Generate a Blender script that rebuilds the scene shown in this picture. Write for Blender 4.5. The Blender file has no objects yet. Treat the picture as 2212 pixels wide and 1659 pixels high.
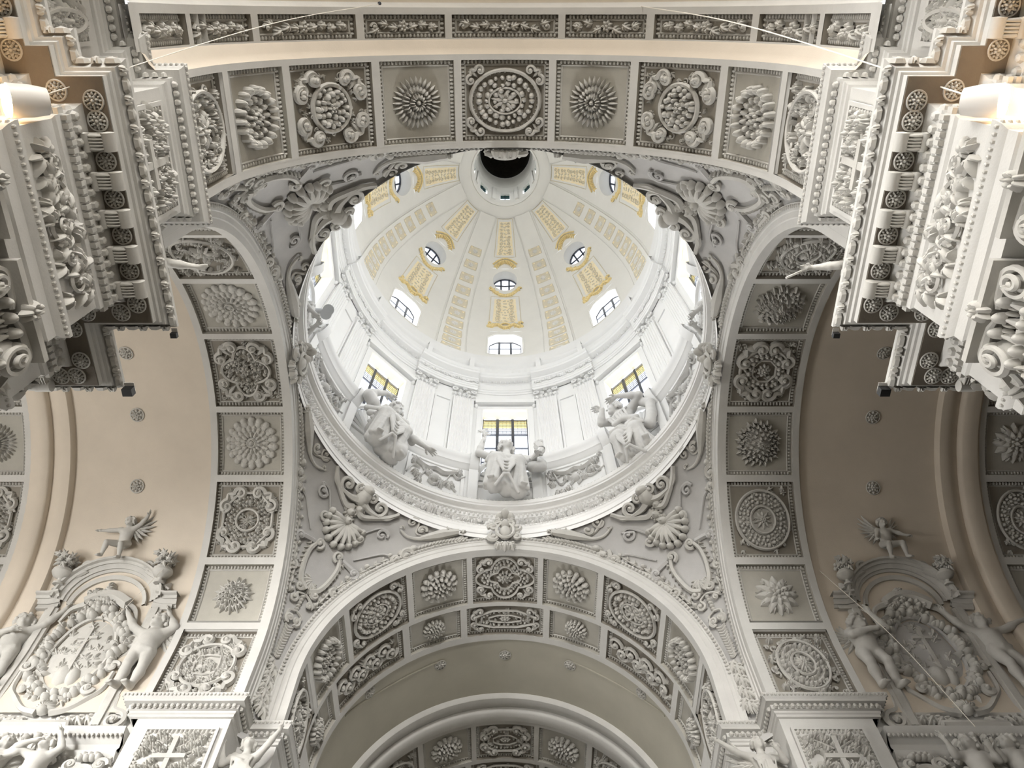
import bpy, math, random
import numpy as np
from mathutils import Matrix, Vector

# ------------------------------------------------------------------ camera, sky, lights, exposure
SC = bpy.context.scene
COL = SC.collection
PITCH = math.radians(64.74)
Y0, H0, A, R = 8.57, 13.91, 5.85, 5.0      # crossing axis, springing height, half side of the crossing, arch radius
FLOOR = -1.6
cam_d = bpy.data.cameras.new('camera')
cam_d.sensor_width = 36.0
cam_d.lens = 36.0 * 1680.0 / 2212.0
cam_d.shift_x = 15.0 / 2212.0
cam_d.clip_end = 300
cam = bpy.data.objects.new('camera', cam_d)
cam.rotation_euler = (math.pi / 2 + PITCH, 0, 0)
COL.objects.link(cam)
SC.camera = cam

SC.view_settings.view_transform = 'Standard'
SC.view_settings.look = 'None'
SC.view_settings.gamma = 1.0
SC.view_settings.use_curve_mapping = False
SC.view_settings.exposure = 0.34
SC.cycles.use_denoising = True
SC.cycles.max_bounces = 6
SC.cycles.diffuse_bounces = 4
SC.cycles.glossy_bounces = 2
SC.cycles.transmission_bounces = 4
SC.cycles.transparent_max_bounces = 12
SC.cycles.sample_clamp_indirect = 6.0
SC.cycles.caustics_reflective = False
SC.cycles.caustics_refractive = False

w = bpy.data.worlds.new('overcast_sky')
SC.world = w
w.use_nodes = True
nt = w.node_tree
bg = nt.nodes['Background']
geo = nt.nodes.new('ShaderNodeTexCoord')
noi = nt.nodes.new('ShaderNodeTexNoise')
noi.inputs['Scale'].default_value = 2.5
rmp = nt.nodes.new('ShaderNodeValToRGB')
rmp.color_ramp.elements[0].color = (0.80, 0.88, 1.0, 1)
rmp.color_ramp.elements[1].color = (1.0, 1.0, 1.0, 1)
nt.links.new(geo.outputs['Generated'], noi.inputs['Vector'])
nt.links.new(noi.outputs['Fac'], rmp.inputs['Fac'])
nt.links.new(rmp.outputs['Color'], bg.inputs['Color'])
bg.inputs['Strength'].default_value = 1.6


def area(name, loc, target, sx, sy, power, col=(1, 1, 1), spread=180):
    l = bpy.data.lights.new(name, 'AREA')
    l.shape = 'RECTANGLE'
    l.size, l.size_y = sx, sy
    l.energy = power
    l.color = col
    l.spread = math.radians(spread)
    o = bpy.data.objects.new(name, l)
    o.location = loc
    d = Vector(target) - Vector(loc)
    o.rotation_euler = d.to_track_quat('-Z', 'Y').to_euler()
    COL.objects.link(o)
    return o


def azp(az, rho, z):
    """point in the drum: azimuth from the far side (+Y), positive to the right"""
    a = math.radians(az)
    return Vector((rho * math.sin(a), Y0 + rho * math.cos(a), z))


DAY = (0.97, 0.985, 1.0)
# daylight of the drum, attic and lantern windows (each lamp hangs just outside its window)
for k in range(8):
    az = 45 * k
    area('drum_window_daylight', azp(az, 8.05, 28.0), azp(az, 0, 26.0), 2.0, 5.0, 345, DAY)
    area('attic_window_daylight', azp(az, 8.35, 38.8), azp(az, 0, 37.5), 1.8, 2.2, 150, DAY)
for k in range(8):
    area('lantern_window_daylight', azp(45 * k, 2.35, 50.6), azp(45 * k, 0, 50.6), 0.8, 1.6, 17, DAY)
# added fill lights out of view in nave, transepts and chancel; the walls stay closed
# (narrow spreads aim the beams at single piers, panels or pendentives)
for y in (-2.0, -6.2, -9):
    area('added_left_nave_beam', (-5.6, y, 10.6), (5, 2, 9.3), 1.6, 1.6, 58, (1.0, 0.99, 0.97), 60)  # added beam that brightens the near right pier, no window built
    area('added_right_nave_beam', (5.6, y, 10.6), (-5, 2, 9.8), 1.6, 1.6, 12, (1.0, 0.97, 0.92), 60)  # added weak beam onto the near left pier
area('added_nave_low_fill', (0, -19.5, 3.0), (0, 5, 8.0), 5.0, 5.0, 1850, (1.0, 0.955, 0.87))  # added low fill for the arch soffits, no door behind it
area('added_nave_high_beam', (0, -19.5, 13.5), (0, 14, 11), 5.0, 4.0, 480, (1.0, 0.985, 0.96), 45)  # added beam towards the front faces of the far piers
area('added_left_transept_fill', (-18.0, 4.2, 7.0), (-9.0, 13.0, 11.0), 4.0, 6.0, 1350, (1.0, 0.975, 0.94))  # added fill that rakes the left transept relief from the left
area('added_left_transept_beam', (-12.8, 3.8, 10.0), (-7.8, 13.5, 10.8), 3.0, 2.5, 410, (1.0, 0.99, 0.97), 80)  # added beam for the far left pier and its panel
area('added_left_end_beam', (-20.5, 9.0, 6.5), (5, 2.5, 9.3), 5.0, 6.0, 280, (1.0, 0.985, 0.96), 50)  # added beam across the crossing onto the near right pier
area('added_right_transept_fill', (10, 3.8, 10.0), (8.4, 13.5, 10.8), 3.0, 2.5, 14, (1.0, 0.97, 0.92), 80)  # added faint fill for the right transept wall
area('added_chancel_beam', (0, 30.6, 9.0), (0, 3.0, 17.0), 3.0, 4.0, 270, (1.0, 0.99, 0.97), 50)  # added beam that lifts the near pendentives
area('added_chancel_fill', (-4.7, 26.5, 7.0), (3, 24.0, 7.5), 2.5, 4.0, 14, (1.0, 0.98, 0.95))  # added faint fill inside the chancel

# ------------------------------------------------------------------ materials
MATS = {}


def plaster(name, col, var=0.10, scale=1.6, rough=0.85, bump=0.15, col2=None, fine=38.0):
    m = bpy.data.materials.new(name)
    m.use_nodes = True
    t = m.node_tree
    b = t.nodes['Principled BSDF']
    b.inputs['Roughness'].default_value = rough
    b.inputs['Specular IOR Level'].default_value = 0.25
    tc = t.nodes.new('ShaderNodeTexCoord')
    gm = t.nodes.new('ShaderNodeNewGeometry')
    n1 = t.nodes.new('ShaderNodeTexNoise')
    n1.inputs['Scale'].default_value = scale
    n1.inputs['Detail'].default_value = 7
    n1.inputs['Roughness'].default_value = 0.62
    t.links.new(gm.outputs['Position'], n1.inputs['Vector'])
    r = t.nodes.new('ShaderNodeValToRGB')
    r.color_ramp.elements[0].position = 0.32
    r.color_ramp.elements[1].position = 0.70
    c2 = col2 or tuple(c * (1 - var) for c in col)
    r.color_ramp.elements[0].color = (*c2, 1)
    r.color_ramp.elements[1].color = (*col, 1)
    t.links.new(n1.outputs['Fac'], r.inputs['Fac'])
    t.links.new(r.outputs['Color'], b.inputs['Base Color'])
    if bump:
        n2 = t.nodes.new('ShaderNodeTexNoise')
        n2.inputs['Scale'].default_value = fine
        n2.inputs['Detail'].default_value = 4
        t.links.new(gm.outputs['Position'], n2.inputs['Vector'])
        bp = t.nodes.new('ShaderNodeBump')
        bp.inputs['Strength'].default_value = bump
        bp.inputs['Distance'].default_value = 0.02
        t.links.new(n2.outputs['Fac'], bp.inputs['Height'])
        t.links.new(bp.outputs['Normal'], b.inputs['Normal'])
    MATS[name] = m
    return m


def plain(name, col, rough=0.6, metal=0.0, emit=None, strength=0.0, alpha=None):
    m = bpy.data.materials.new(name)
    m.use_nodes = True
    t = m.node_tree
    b = t.nodes['Principled BSDF']
    b.inputs['Base Color'].default_value = (*col, 1)
    b.inputs['Roughness'].default_value = rough
    b.inputs['Metallic'].default_value = metal
    n = t.nodes.new('ShaderNodeTexNoise')
    n.inputs['Scale'].default_value = 25
    mr = t.nodes.new('ShaderNodeMapRange')
    mr.inputs['To Min'].default_value = max(0, rough - 0.1)
    mr.inputs['To Max'].default_value = min(1, rough + 0.1)
    t.links.new(n.outputs['Fac'], mr.inputs['Value'])
    t.links.new(mr.outputs['Result'], b.inputs['Roughness'])
    if emit:
        b.inputs['Emission Color'].default_value = (*emit, 1)
        b.inputs['Emission Strength'].default_value = strength
    MATS[name] = m
    return m


def glass(name, col):
    m = bpy.data.materials.new(name)
    m.use_nodes = True
    t = m.node_tree
    for n in list(t.nodes):
        t.nodes.remove(n)
    o = t.nodes.new('ShaderNodeOutputMaterial')
    tr = t.nodes.new('ShaderNodeBsdfTransparent')
    tr.inputs['Color'].default_value = (*col, 1)
    gl = t.nodes.new('ShaderNodeBsdfGlossy')
    gl.inputs['Roughness'].default_value = 0.08
    mx = t.nodes.new('ShaderNodeMixShader')
    mx.inputs['Fac'].default_value = 0.05
    t.links.new(tr.outputs[0], mx.inputs[1])
    t.links.new(gl.outputs[0], mx.inputs[2])
    t.links.new(mx.outputs[0], o.inputs['Surface'])
    MATS[name] = m
    return m


WHITE = plaster('white_stucco', (0.60, 0.588, 0.56), 0.10)
BRIGHT = plaster('bright_stucco', (0.80, 0.79, 0.77), 0.08)
STATUE = plaster('statue_stucco', (0.66, 0.65, 0.63), 0.12, scale=3.0)
RELIEF = plaster('relief_stucco', (0.55, 0.535, 0.50), 0.14, scale=3.0)
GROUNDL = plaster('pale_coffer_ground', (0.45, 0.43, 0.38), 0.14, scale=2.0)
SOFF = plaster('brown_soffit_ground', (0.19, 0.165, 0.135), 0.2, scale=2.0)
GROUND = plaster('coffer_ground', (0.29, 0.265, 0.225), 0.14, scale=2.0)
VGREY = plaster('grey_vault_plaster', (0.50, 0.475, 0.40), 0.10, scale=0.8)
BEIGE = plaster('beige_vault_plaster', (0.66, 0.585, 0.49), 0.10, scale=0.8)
GREY = plaster('pendentive_plaster', (0.52, 0.51, 0.495), 0.14, scale=1.2, col2=(0.44, 0.43, 0.42))
DRUM = plaster('drum_white_plaster', (0.76, 0.755, 0.74), 0.04, scale=1.0, bump=0.05)
DOMEM = plaster('dome_plaster', (0.76, 0.745, 0.70), 0.05, scale=1.0, bump=0.05)
DOMEG = plaster('dome_panel_ground', (0.66, 0.60, 0.47), 0.06, scale=2.0, bump=0.05)
OCHRE = plaster('ochre_relief', (0.88, 0.72, 0.40), 0.35, scale=9.0, bump=0.2, col2=(0.86, 0.80, 0.66))
GOLD = plaster('gilded_relief', (0.90, 0.72, 0.36), 0.25, scale=9.0, rough=0.5, bump=0.2)
ABSORB = plaster('dark_absorber', (0.10, 0.07, 0.045), 0.3, scale=2.0)  # dark colour made up to soak up bounced light on an unseen wall
FLOORM = plaster('stone_floor', (0.17, 0.155, 0.13), 0.15, scale=0.6)
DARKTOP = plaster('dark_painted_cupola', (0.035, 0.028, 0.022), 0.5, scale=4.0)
IRON = plain('dark_iron', (0.03, 0.035, 0.05), 0.5)
BLACK = plain('black_plastic', (0.012, 0.012, 0.013), 0.5)
GREYM = plain('grey_metal', (0.52, 0.53, 0.54), 0.45)
WIREM = plain('pale_wire', (0.80, 0.76, 0.68), 0.5)
LAMPW = plain('lamp_housing', (0.75, 0.72, 0.68), 0.4)
LAMPE = plain('lamp_lens', (1, 0.8, 0.5), 0.4, emit=(1.0, 0.66, 0.32), strength=60)
GL_CLEAR = glass('clear_glass', (0.97, 0.98, 1.0))
GL_AMBER = glass('amber_glass', (1.0, 0.90, 0.58))
GL_GREEN = glass('green_glass', (0.05, 0.14, 0.13))

# ------------------------------------------------------------------ mesh helpers


class MB:
    """collects grids, tubes and blobs; build() links them as ONE mesh object"""

    def __init__(s):
        s.V, s.Q, s.T, s.n = [], [], [], 0

    def add(s, V, Q=None, T=None):
        V = np.asarray(V, float).reshape(-1, 3)
        if Q is not None and len(Q):
            s.Q.append(np.asarray(Q, np.int64).reshape(-1, 4) + s.n)
        if T is not None and len(T):
            s.T.append(np.asarray(T, np.int64).reshape(-1, 3) + s.n)
        s.V.append(V)
        s.n += len(V)

    def grid(s, P, cu=False, cv=False):
        P = np.asarray(P, float)
        n, m = P.shape[:2]
        i = np.arange(n if cu else n - 1)
        j = np.arange(m if cv else m - 1)
        I, J = np.meshgrid(i, j, indexing='ij')
        I2, J2 = (I + 1) % n, (J + 1) % m
        Q = np.stack([I * m + J, I2 * m + J, I2 * m + J2, I * m + J2], -1)
        s.add(P.reshape(-1, 3), Q.reshape(-1, 4))

    def box(s, lo, hi):
        x0, y0, z0 = lo
        x1, y1, z1 = hi
        V = [(x0, y0, z0), (x1, y0, z0), (x1, y1, z0), (x0, y1, z0), (x0, y0, z1), (x1, y0, z1), (x1, y1, z1), (x0, y1, z1)]
        s.add(V, [(0, 3, 2, 1), (4, 5, 6, 7), (0, 1, 5, 4), (1, 2, 6, 5), (2, 3, 7, 6), (3, 0, 4, 7)])

    def join(s, o, fn=None):
        k = s.n
        V = np.concatenate(o.V)
        if fn:
            V = fn(V)
        s.V.append(V)
        s.Q += [q + k for q in o.Q]
        s.T += [t + k for t in o.T]
        s.n += len(V)

    def map(s, fn):
        s.V = [fn(np.concatenate(s.V))] if s.V else []
        return s

    def mesh(s, name, mat, sharp=42):
        me = bpy.data.meshes.new(name)
        V = np.concatenate(s.V)
        Q = np.concatenate(s.Q) if s.Q else np.zeros((0, 4), np.int64)
        T = np.concatenate(s.T) if s.T else np.zeros((0, 3), np.int64)
        me.vertices.add(len(V))
        me.vertices.foreach_set('co', V.astype(np.float32).ravel())
        L = np.concatenate([Q.ravel(), T.ravel()]).astype(np.int32)
        me.loops.add(len(L))
        me.loops.foreach_set('vertex_index', L)
        np_ = len(Q) + len(T)
        me.polygons.add(np_)
        st = np.concatenate([np.arange(len(Q)) * 4, len(Q) * 4 + np.arange(len(T)) * 3]).astype(np.int32)
        me.polygons.foreach_set('loop_start', st)
        me.polygons.foreach_set('use_smooth', np.ones(np_, bool))
        me.update(calc_edges=True)
        me.validate()
        if sharp:
            me.set_sharp_from_angle(angle=math.radians(sharp))
        me.materials.append(mat)
        return me


IDENT = Matrix.Identity(4)


def obj(name, mb, mat, parent=None, M=None, label=None, stuff=False, local=False, sharp=42):
    me = mb if isinstance(mb, bpy.types.Mesh) else mb.mesh(name, mat, sharp)
    o = bpy.data.objects.new(name, me)
    COL.objects.link(o)
    if parent is not None:
        o.parent = parent
        if not local:
            o.matrix_parent_inverse = Matrix(parent['inv']) if 'inv' in parent else IDENT
    o.matrix_basis = M if M is not None else IDENT
    if parent is not None and not local:
        Mw = o.matrix_basis
        o['inv'] = [list(r) for r in Mw.inverted()]
    elif parent is None:
        o['inv'] = [list(r) for r in o.matrix_basis.inverted()]
    if label:
        o['label'] = label
    if stuff:
        o['kind'] = 'stuff'
    return o


def tag(o, label, cat, group=None, kind=None):
    o['label'] = label
    o['category'] = cat
    if group:
        o['group'] = group
    if kind:
        o['kind'] = kind
    return o


def thing(name, label, cat, loc=(0, 0, 0), group=None, kind=None):
    o = bpy.data.objects.new(name, None)
    o.empty_display_size = 0.2
    COL.objects.link(o)
    o.matrix_basis = Matrix.Translation(loc)
    o['inv'] = [list(r) for r in o.matrix_basis.inverted()]
    return tag(o, label, cat, group, kind)


def lathe(mb, prof, n=96, a0=0.0, a1=360.0, cen=(0, Y0)):
    """profile of (radius, z) turned about the vertical crossing axis; angles as azimuths"""
    pr = np.array(prof, float)
    full = abs(a1 - a0) >= 359.9
    a = np.radians(np.linspace(a0, a1, n + 1))
    if full:
        a = a[:-1]
    P = np.zeros((len(a), len(pr), 3))
    P[:, :, 0] = cen[0] + np.sin(a)[:, None] * pr[None, :, 0]
    P[:, :, 1] = cen[1] + np.cos(a)[:, None] * pr[None, :, 0]
    P[:, :, 2] = pr[None, :, 1]
    mb.grid(P, cu=full)


def sweep(mb, path, prof, side=1, caps=True):
    """horizontal mitred sweep: path of (x, y); profile of (offset towards the room, z)"""
    P = np.array(path, float)
    d = np.diff(P, axis=0)
    d /= np.linalg.norm(d, axis=1)[:, None]
    nrm = np.stack([-d[:, 1], d[:, 0]], 1) * side
    m = np.zeros_like(P)
    m[0], m[-1] = nrm[0], nrm[-1]
    for i in range(1, len(P) - 1):
        m[i] = (nrm[i - 1] + nrm[i]) / (1 + nrm[i - 1] @ nrm[i])
    pr = np.array(prof, float)
    G = np.zeros((len(P), len(pr), 3))
    G[:, :, :2] = P[:, None, :] + m[:, None, :] * pr[None, :, :1]
    G[:, :, 2] = pr[None, :, 1]
    mb.grid(G)
    if caps:
        for e in (0, -1):
            ring = G[e]
            c = ring.mean(0)
            k = len(ring)
            mb.add(np.vstack([ring, c]), T=[(i, (i + 1) % k, k) for i in range(k)])
    return m, nrm


def tube(mb, pts, rad, ns=6, closed=False, flat=1.0, up=(0, 0, 1)):
    P = np.asarray(pts, float)
    n = len(P)
    r = np.broadcast_to(np.asarray(rad, float), (n,))
    if closed:
        T = np.roll(P, -1, 0) - np.roll(P, 1, 0)
    else:
        T = np.gradient(P, axis=0)
    T /= np.linalg.norm(T, axis=1)[:, None] + 1e-12
    up = np.asarray(up, float)
    S = np.cross(T, up)
    ln = np.linalg.norm(S, axis=1)[:, None]
    S = np.where(ln > 1e-4, S / (ln + 1e-12), np.array([1.0, 0, 0]))
    N = np.cross(S, T)
    a = np.linspace(0, 2 * np.pi, ns, endpoint=False)
    G = P[:, None] + r[:, None, None] * (np.cos(a)[None, :, None] * S[:, None] + flat * np.sin(a)[None, :, None] * N[:, None])
    mb.grid(G, cu=closed, cv=True)
    if not closed:
        for e in (0, n - 1):
            mb.add(np.vstack([G[e], P[e]]), T=[(i, (i + 1) % ns, ns) for i in range(ns)])


def crom(pts, n=6):
    """Catmull-Rom through 2D/3D points"""
    P = np.asarray(pts, float)
    if len(P) < 3:
        t = np.linspace(0, 1, n + 1)[:, None]
        return P[0] * (1 - t) + P[-1] * t
    E = np.vstack([2 * P[0] - P[1], P, 2 * P[-1] - P[-2]])
    out = []
    for i in range(1, len(E) - 2):
        t = np.linspace(0, 1, n, endpoint=False)[:, None]
        p0, p1, p2, p3 = E[i - 1:i + 3]
        out.append(0.5 * (2 * p1 + (p2 - p0) * t + (2 * p0 - 5 * p1 + 4 * p2 - p3) * t ** 2 + (3 * p1 - p0 - 3 * p2 + p3) * t ** 3))
    out.append(P[-1:])
    return np.vstack(out)


# ------------------------------------------------------------------ ornament, in (u, v, h): h stands proud of the ground
def blob(mb, c, r, ang=0.0, nu=8, nv=3, full=False):
    a = np.linspace(0, 2 * np.pi, nu, endpoint=False)
    t = np.linspace(-np.pi / 2 if full else 0.0, np.pi / 2, (2 * nv if full else nv) + 1)
    ct, st = np.cos(t), np.sin(t)
    x = r[0] * ct[:, None] * np.cos(a)
    y = r[1] * ct[:, None] * np.sin(a)
    z = r[2] * st[:, None] * np.ones_like(a)
    ca, sa = math.cos(ang), math.sin(ang)
    mb.grid(np.stack([c[0] + x * ca - y * sa, c[1] + x * sa + y * ca, c[2] + z], -1), cv=True)


def petal(mb, c, ang, L, W, h0=0.0, h1=0.08, lift=0.0, nt=5, ns=5, blunt=0.55):
    t = np.linspace(0, 1, nt)
    s = np.linspace(-1, 1, ns)
    wd = W * np.sin(np.pi * (0.12 + 0.88 * t ** blunt * 0.999)) ** 0.7
    wd[-1] = W * 0.05
    wd[0] = W * 0.35
    bul = np.sqrt(np.clip(1 - s ** 2, 0, 1))
    x = t[:, None] * L + 0 * s
    y = wd[:, None] * s
    h = h0 + lift * t[:, None] + (h1 - h0) * (0.25 + 0.75 * np.sin(np.pi * np.clip(t * 0.9 + 0.08, 0, 1)))[:, None] * bul
    ca, sa = math.cos(ang), math.sin(ang)
    mb.grid(np.stack([c[0] + x * ca - y * sa, c[1] + x * sa + y * ca, h], -1))


def rosette(mb, c, rings, hub=0.1, hubh=0.14, ph=0.0, ell=1.0):
    """rings: (inner radius, length, count, width, h0, h1)"""
    sub = MB()
    for i, (r0, L, n, W, h0, h1) in enumerate(rings):
        for k in range(n):
            a = 2 * np.pi * (k + 0.5 * (i % 2)) / n + ph
            petal(sub, (r0 * math.cos(a), r0 * math.sin(a)), a, L, W, h0, h1)
    blob(sub, (0, 0, 0), (hub, hub, hubh), nu=10)
    mb.join(sub, lambda V: np.stack([c[0] + V[:, 0] * ell, c[1] + V[:, 1], V[:, 2]], -1))


def spiral(mb, c, r0, turns, a0, d=1, rad=0.05, h=0.04, lead=None, rise=0.05, n=26, ns=5):
    """scroll: optional lead-in points, then a spiral that closes on a ball"""
    t = np.linspace(0, 1, n)
    rr = r0 * (1 - 0.86 * t)
    a = a0 + d * 2 * np.pi * turns * t
    P = np.stack([c[0] + rr * np.cos(a), c[1] + rr * np.sin(a), h + rise * t], -1)
    rads = rad * (1 - 0.45 * t)
    if lead is not None:
        Lp = crom(np.vstack([np.asarray(lead, float), P[0, :2]]), 5)[:-1]
        P = np.vstack([np.column_stack([Lp, np.full(len(Lp), h)]), P])
        rads = np.concatenate([np.linspace(rad * 0.55, rad, len(Lp)), rads])
    tube(mb, P, rads, ns)
    blob(mb, (c[0], c[1], h + rise * 0.5), (rad * 1.1, rad * 1.1, rad * 1.4), nu=6, nv=2)


def ribbon(mb, pts, r0, r1, h=0.05, ns=5, n=6):
    P = crom(pts, n)
    hh = np.full(len(P), h)
    tube(mb, np.column_stack([P, hh]), np.linspace(r0, r1, len(P)), ns)


def leaf(mb, c, ang, L, W, h=0.08, lobes=5):
    petal(mb, c, ang, L, W * 0.38, 0, h * 1.1)
    for i in range(lobes // 2):
        f = 0.12 + 0.5 * i / max(1, lobes // 2)
        p = (c[0] + f * L * math.cos(ang), c[1] + f * L * math.sin(ang))
        for sg in (-1, 1):
            petal(mb, p, ang + sg * (0.95 - 0.25 * i), L * (0.55 - 0.08 * i), W * 0.3, 0, h, nt=4, ns=4)


def ringline(mb, pts, rad, h=0.0, ns=5, flat=1.0):
    P = np.asarray(pts, float)
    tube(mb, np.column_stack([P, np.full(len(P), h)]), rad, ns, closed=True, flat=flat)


def shape(kind, a, b, n=48):
    t = np.linspace(0, 2 * np.pi, n, endpoint=False)
    if kind == 'quatrefoil':
        k = 0.80 + 0.20 * np.abs(np.cos(2 * t)) ** 0.8
        k = k * (1 + 0.10 * np.cos(4 * t))
        return np.stack([a * k * np.cos(t), b * k * np.sin(t)], -1)
    if kind == 'octagon':
        q = 4.5
        c, s_ = np.cos(t), np.sin(t)
        m = np.maximum(np.abs(c), np.abs(s_))
        m = np.maximum(m, (np.abs(c) + np.abs(s_)) / 1.42)
        return np.stack([a * c / m, b * s_ / m], -1)
    return np.stack([a * np.cos(t), b * np.sin(t)], -1)


def fruitring(mb, kind, a, b, w_, rng, size=0.085, h=0.09, rows=2):
    for q in range(rows):
        f = 1 - (w_ * (q + 0.5) / rows) / max(a, b)
        per = np.pi * (a + b) * f
        n = max(6, int(per / (size * 1.75)))
        pts = shape(kind, a * f, b * f, n)
        for k in range(n):
            j = rng.uniform(-0.3, 0.3) * size
            sz = size * rng.uniform(0.75, 1.2)
            blob(mb, (pts[k, 0] + j, pts[k, 1] + j, 0), (sz, sz * rng.uniform(0.75, 1), h * rng.uniform(0.8, 1.3)), rng.uniform(0, 3), nu=7, nv=2)


def corners(mb, W, H, rng, k=0.26, h=0.06):
    """two facing scrolls and a leaf in every corner"""
    for sx in (-1, 1):
        for sy in (-1, 1):
            cx, cy = sx * (W / 2 - k * 0.42), sy * (H / 2 - k * 0.42)
            leaf(mb, (cx + sx * 0.02, cy + sy * 0.02), math.atan2(-sy, -sx), k * 0.9, k * 0.6, h, 3)
            x1 = sx * (W / 2 - k * 1.15)
            y1 = sy * (H / 2 - k * 1.15)
            spiral(mb, (x1, cy), k * 0.38, 1.2, math.atan2(0, sx), sx * sy, k * 0.15, 0.045, lead=[(cx, cy)], n=18, ns=5)
            spiral(mb, (cx, y1), k * 0.38, 1.2, math.atan2(sy, 0), -sx * sy, k * 0.15, 0.045, lead=[(cx, cy)], n=18, ns=5)


def sidescrolls(mb, W, H, k=0.2, h=0.03):
    for sx in (-1, 1):
        for sg in (-1, 1):
            spiral(mb, (sx * (W / 2 - k * .55), sg * k * 0.95), k * 0.38, 1.2, 0 if sx > 0 else math.pi, sg, k * .17, h + .015, n=16, ns=5)
            spiral(mb, (sg * k * 0.95, sx * (H / 2 - k * .55)), k * 0.38, 1.2, math.pi / 2 * sx, -sg * sx, k * .17, h + .015, n=16, ns=5)


def vine(mb, W, H, rng, n=26, size=0.13, h=0.08):
    """dense leaves and small flowers that fill a rectangle"""
    h *= 1.35
    for k in range(int(n * 1.7)):
        u, v = rng.uniform(-W / 2, W / 2), rng.uniform(-H / 2, H / 2)
        if k % 4 == 0:
            rosette(mb, (u, v), [(size * 0.15, size * 0.55, 5, size * 0.22, 0.0, h)], size * 0.2, h * 1.1, rng.uniform(0, 6))
        elif k % 4 == 1:
            spiral(mb, (u, v), size * 0.6, 1.1, rng.uniform(0, 6), rng.choice([-1, 1]), size * 0.16, h * 0.4, n=14, ns=4)
        else:
            leaf(mb, (u, v), rng.uniform(0, 6.28), size * 1.2, size * 0.7, h, 3)


def crossvine(mb, W, H, rng):
    b = MB()
    b.box((-0.05, -H * 0.42, 0), (0.05, H * 0.42, 0.09))
    b.box((-W * 0.27, H * 0.10, 0), (W * 0.27, H * 0.10 + 0.10, 0.096))
    mb.join(b)
    for sx in (-1, 1):
        for i, fy in enumerate((-0.40, -0.22, -0.04, 0.22, 0.38)):
            for j, fx in enumerate((0.14, 0.28, 0.42)):
                x, y = sx * W * (fx + .03 * (i % 2)), (fy + 0.06 * (j % 2)) * H
                if abs(fy - .1) < .1 and fx < .3:
                    continue
                rosette(mb, (x, y), [(0.035, 0.075, 7, 0.036, 0.0, 0.11)], 0.045, 0.15, i + j)
                for q in range(3):
                    leaf(mb, (x + rng.uniform(-.10, .10), y + rng.uniform(-.12, .12)), rng.uniform(0, 6.28), 0.17, 0.10, 0.09, 3)
            ribbon(mb, [(sx * 0.06, (fy - 0.12) * H), (sx * W * 0.2, (fy - 0.04) * H), (sx * W * .3, fy * H), (sx * W * 0.42, (fy + 0.06) * H)], 0.025, 0.015, 0.03)


def beads(mb, W, H, size, h, rx=0.42):
    """egg-and-dart border: beads around a rectangle"""
    for (L, fix, horiz) in ((W, H / 2, 1), (W, -H / 2, 1), (H, W / 2, 0), (H, -W / 2, 0)):
        n = max(2, int(round(L / size)))
        for k in range(n):
            p = -L / 2 + (k + 0.5) * L / n
            c = (p, fix, 0) if horiz else (fix, p, 0)
            r = (size * rx, size * 0.62, h) if horiz else (size * 0.62, size * rx, h)
            blob(mb, c, r, nu=6, nv=2)


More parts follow.
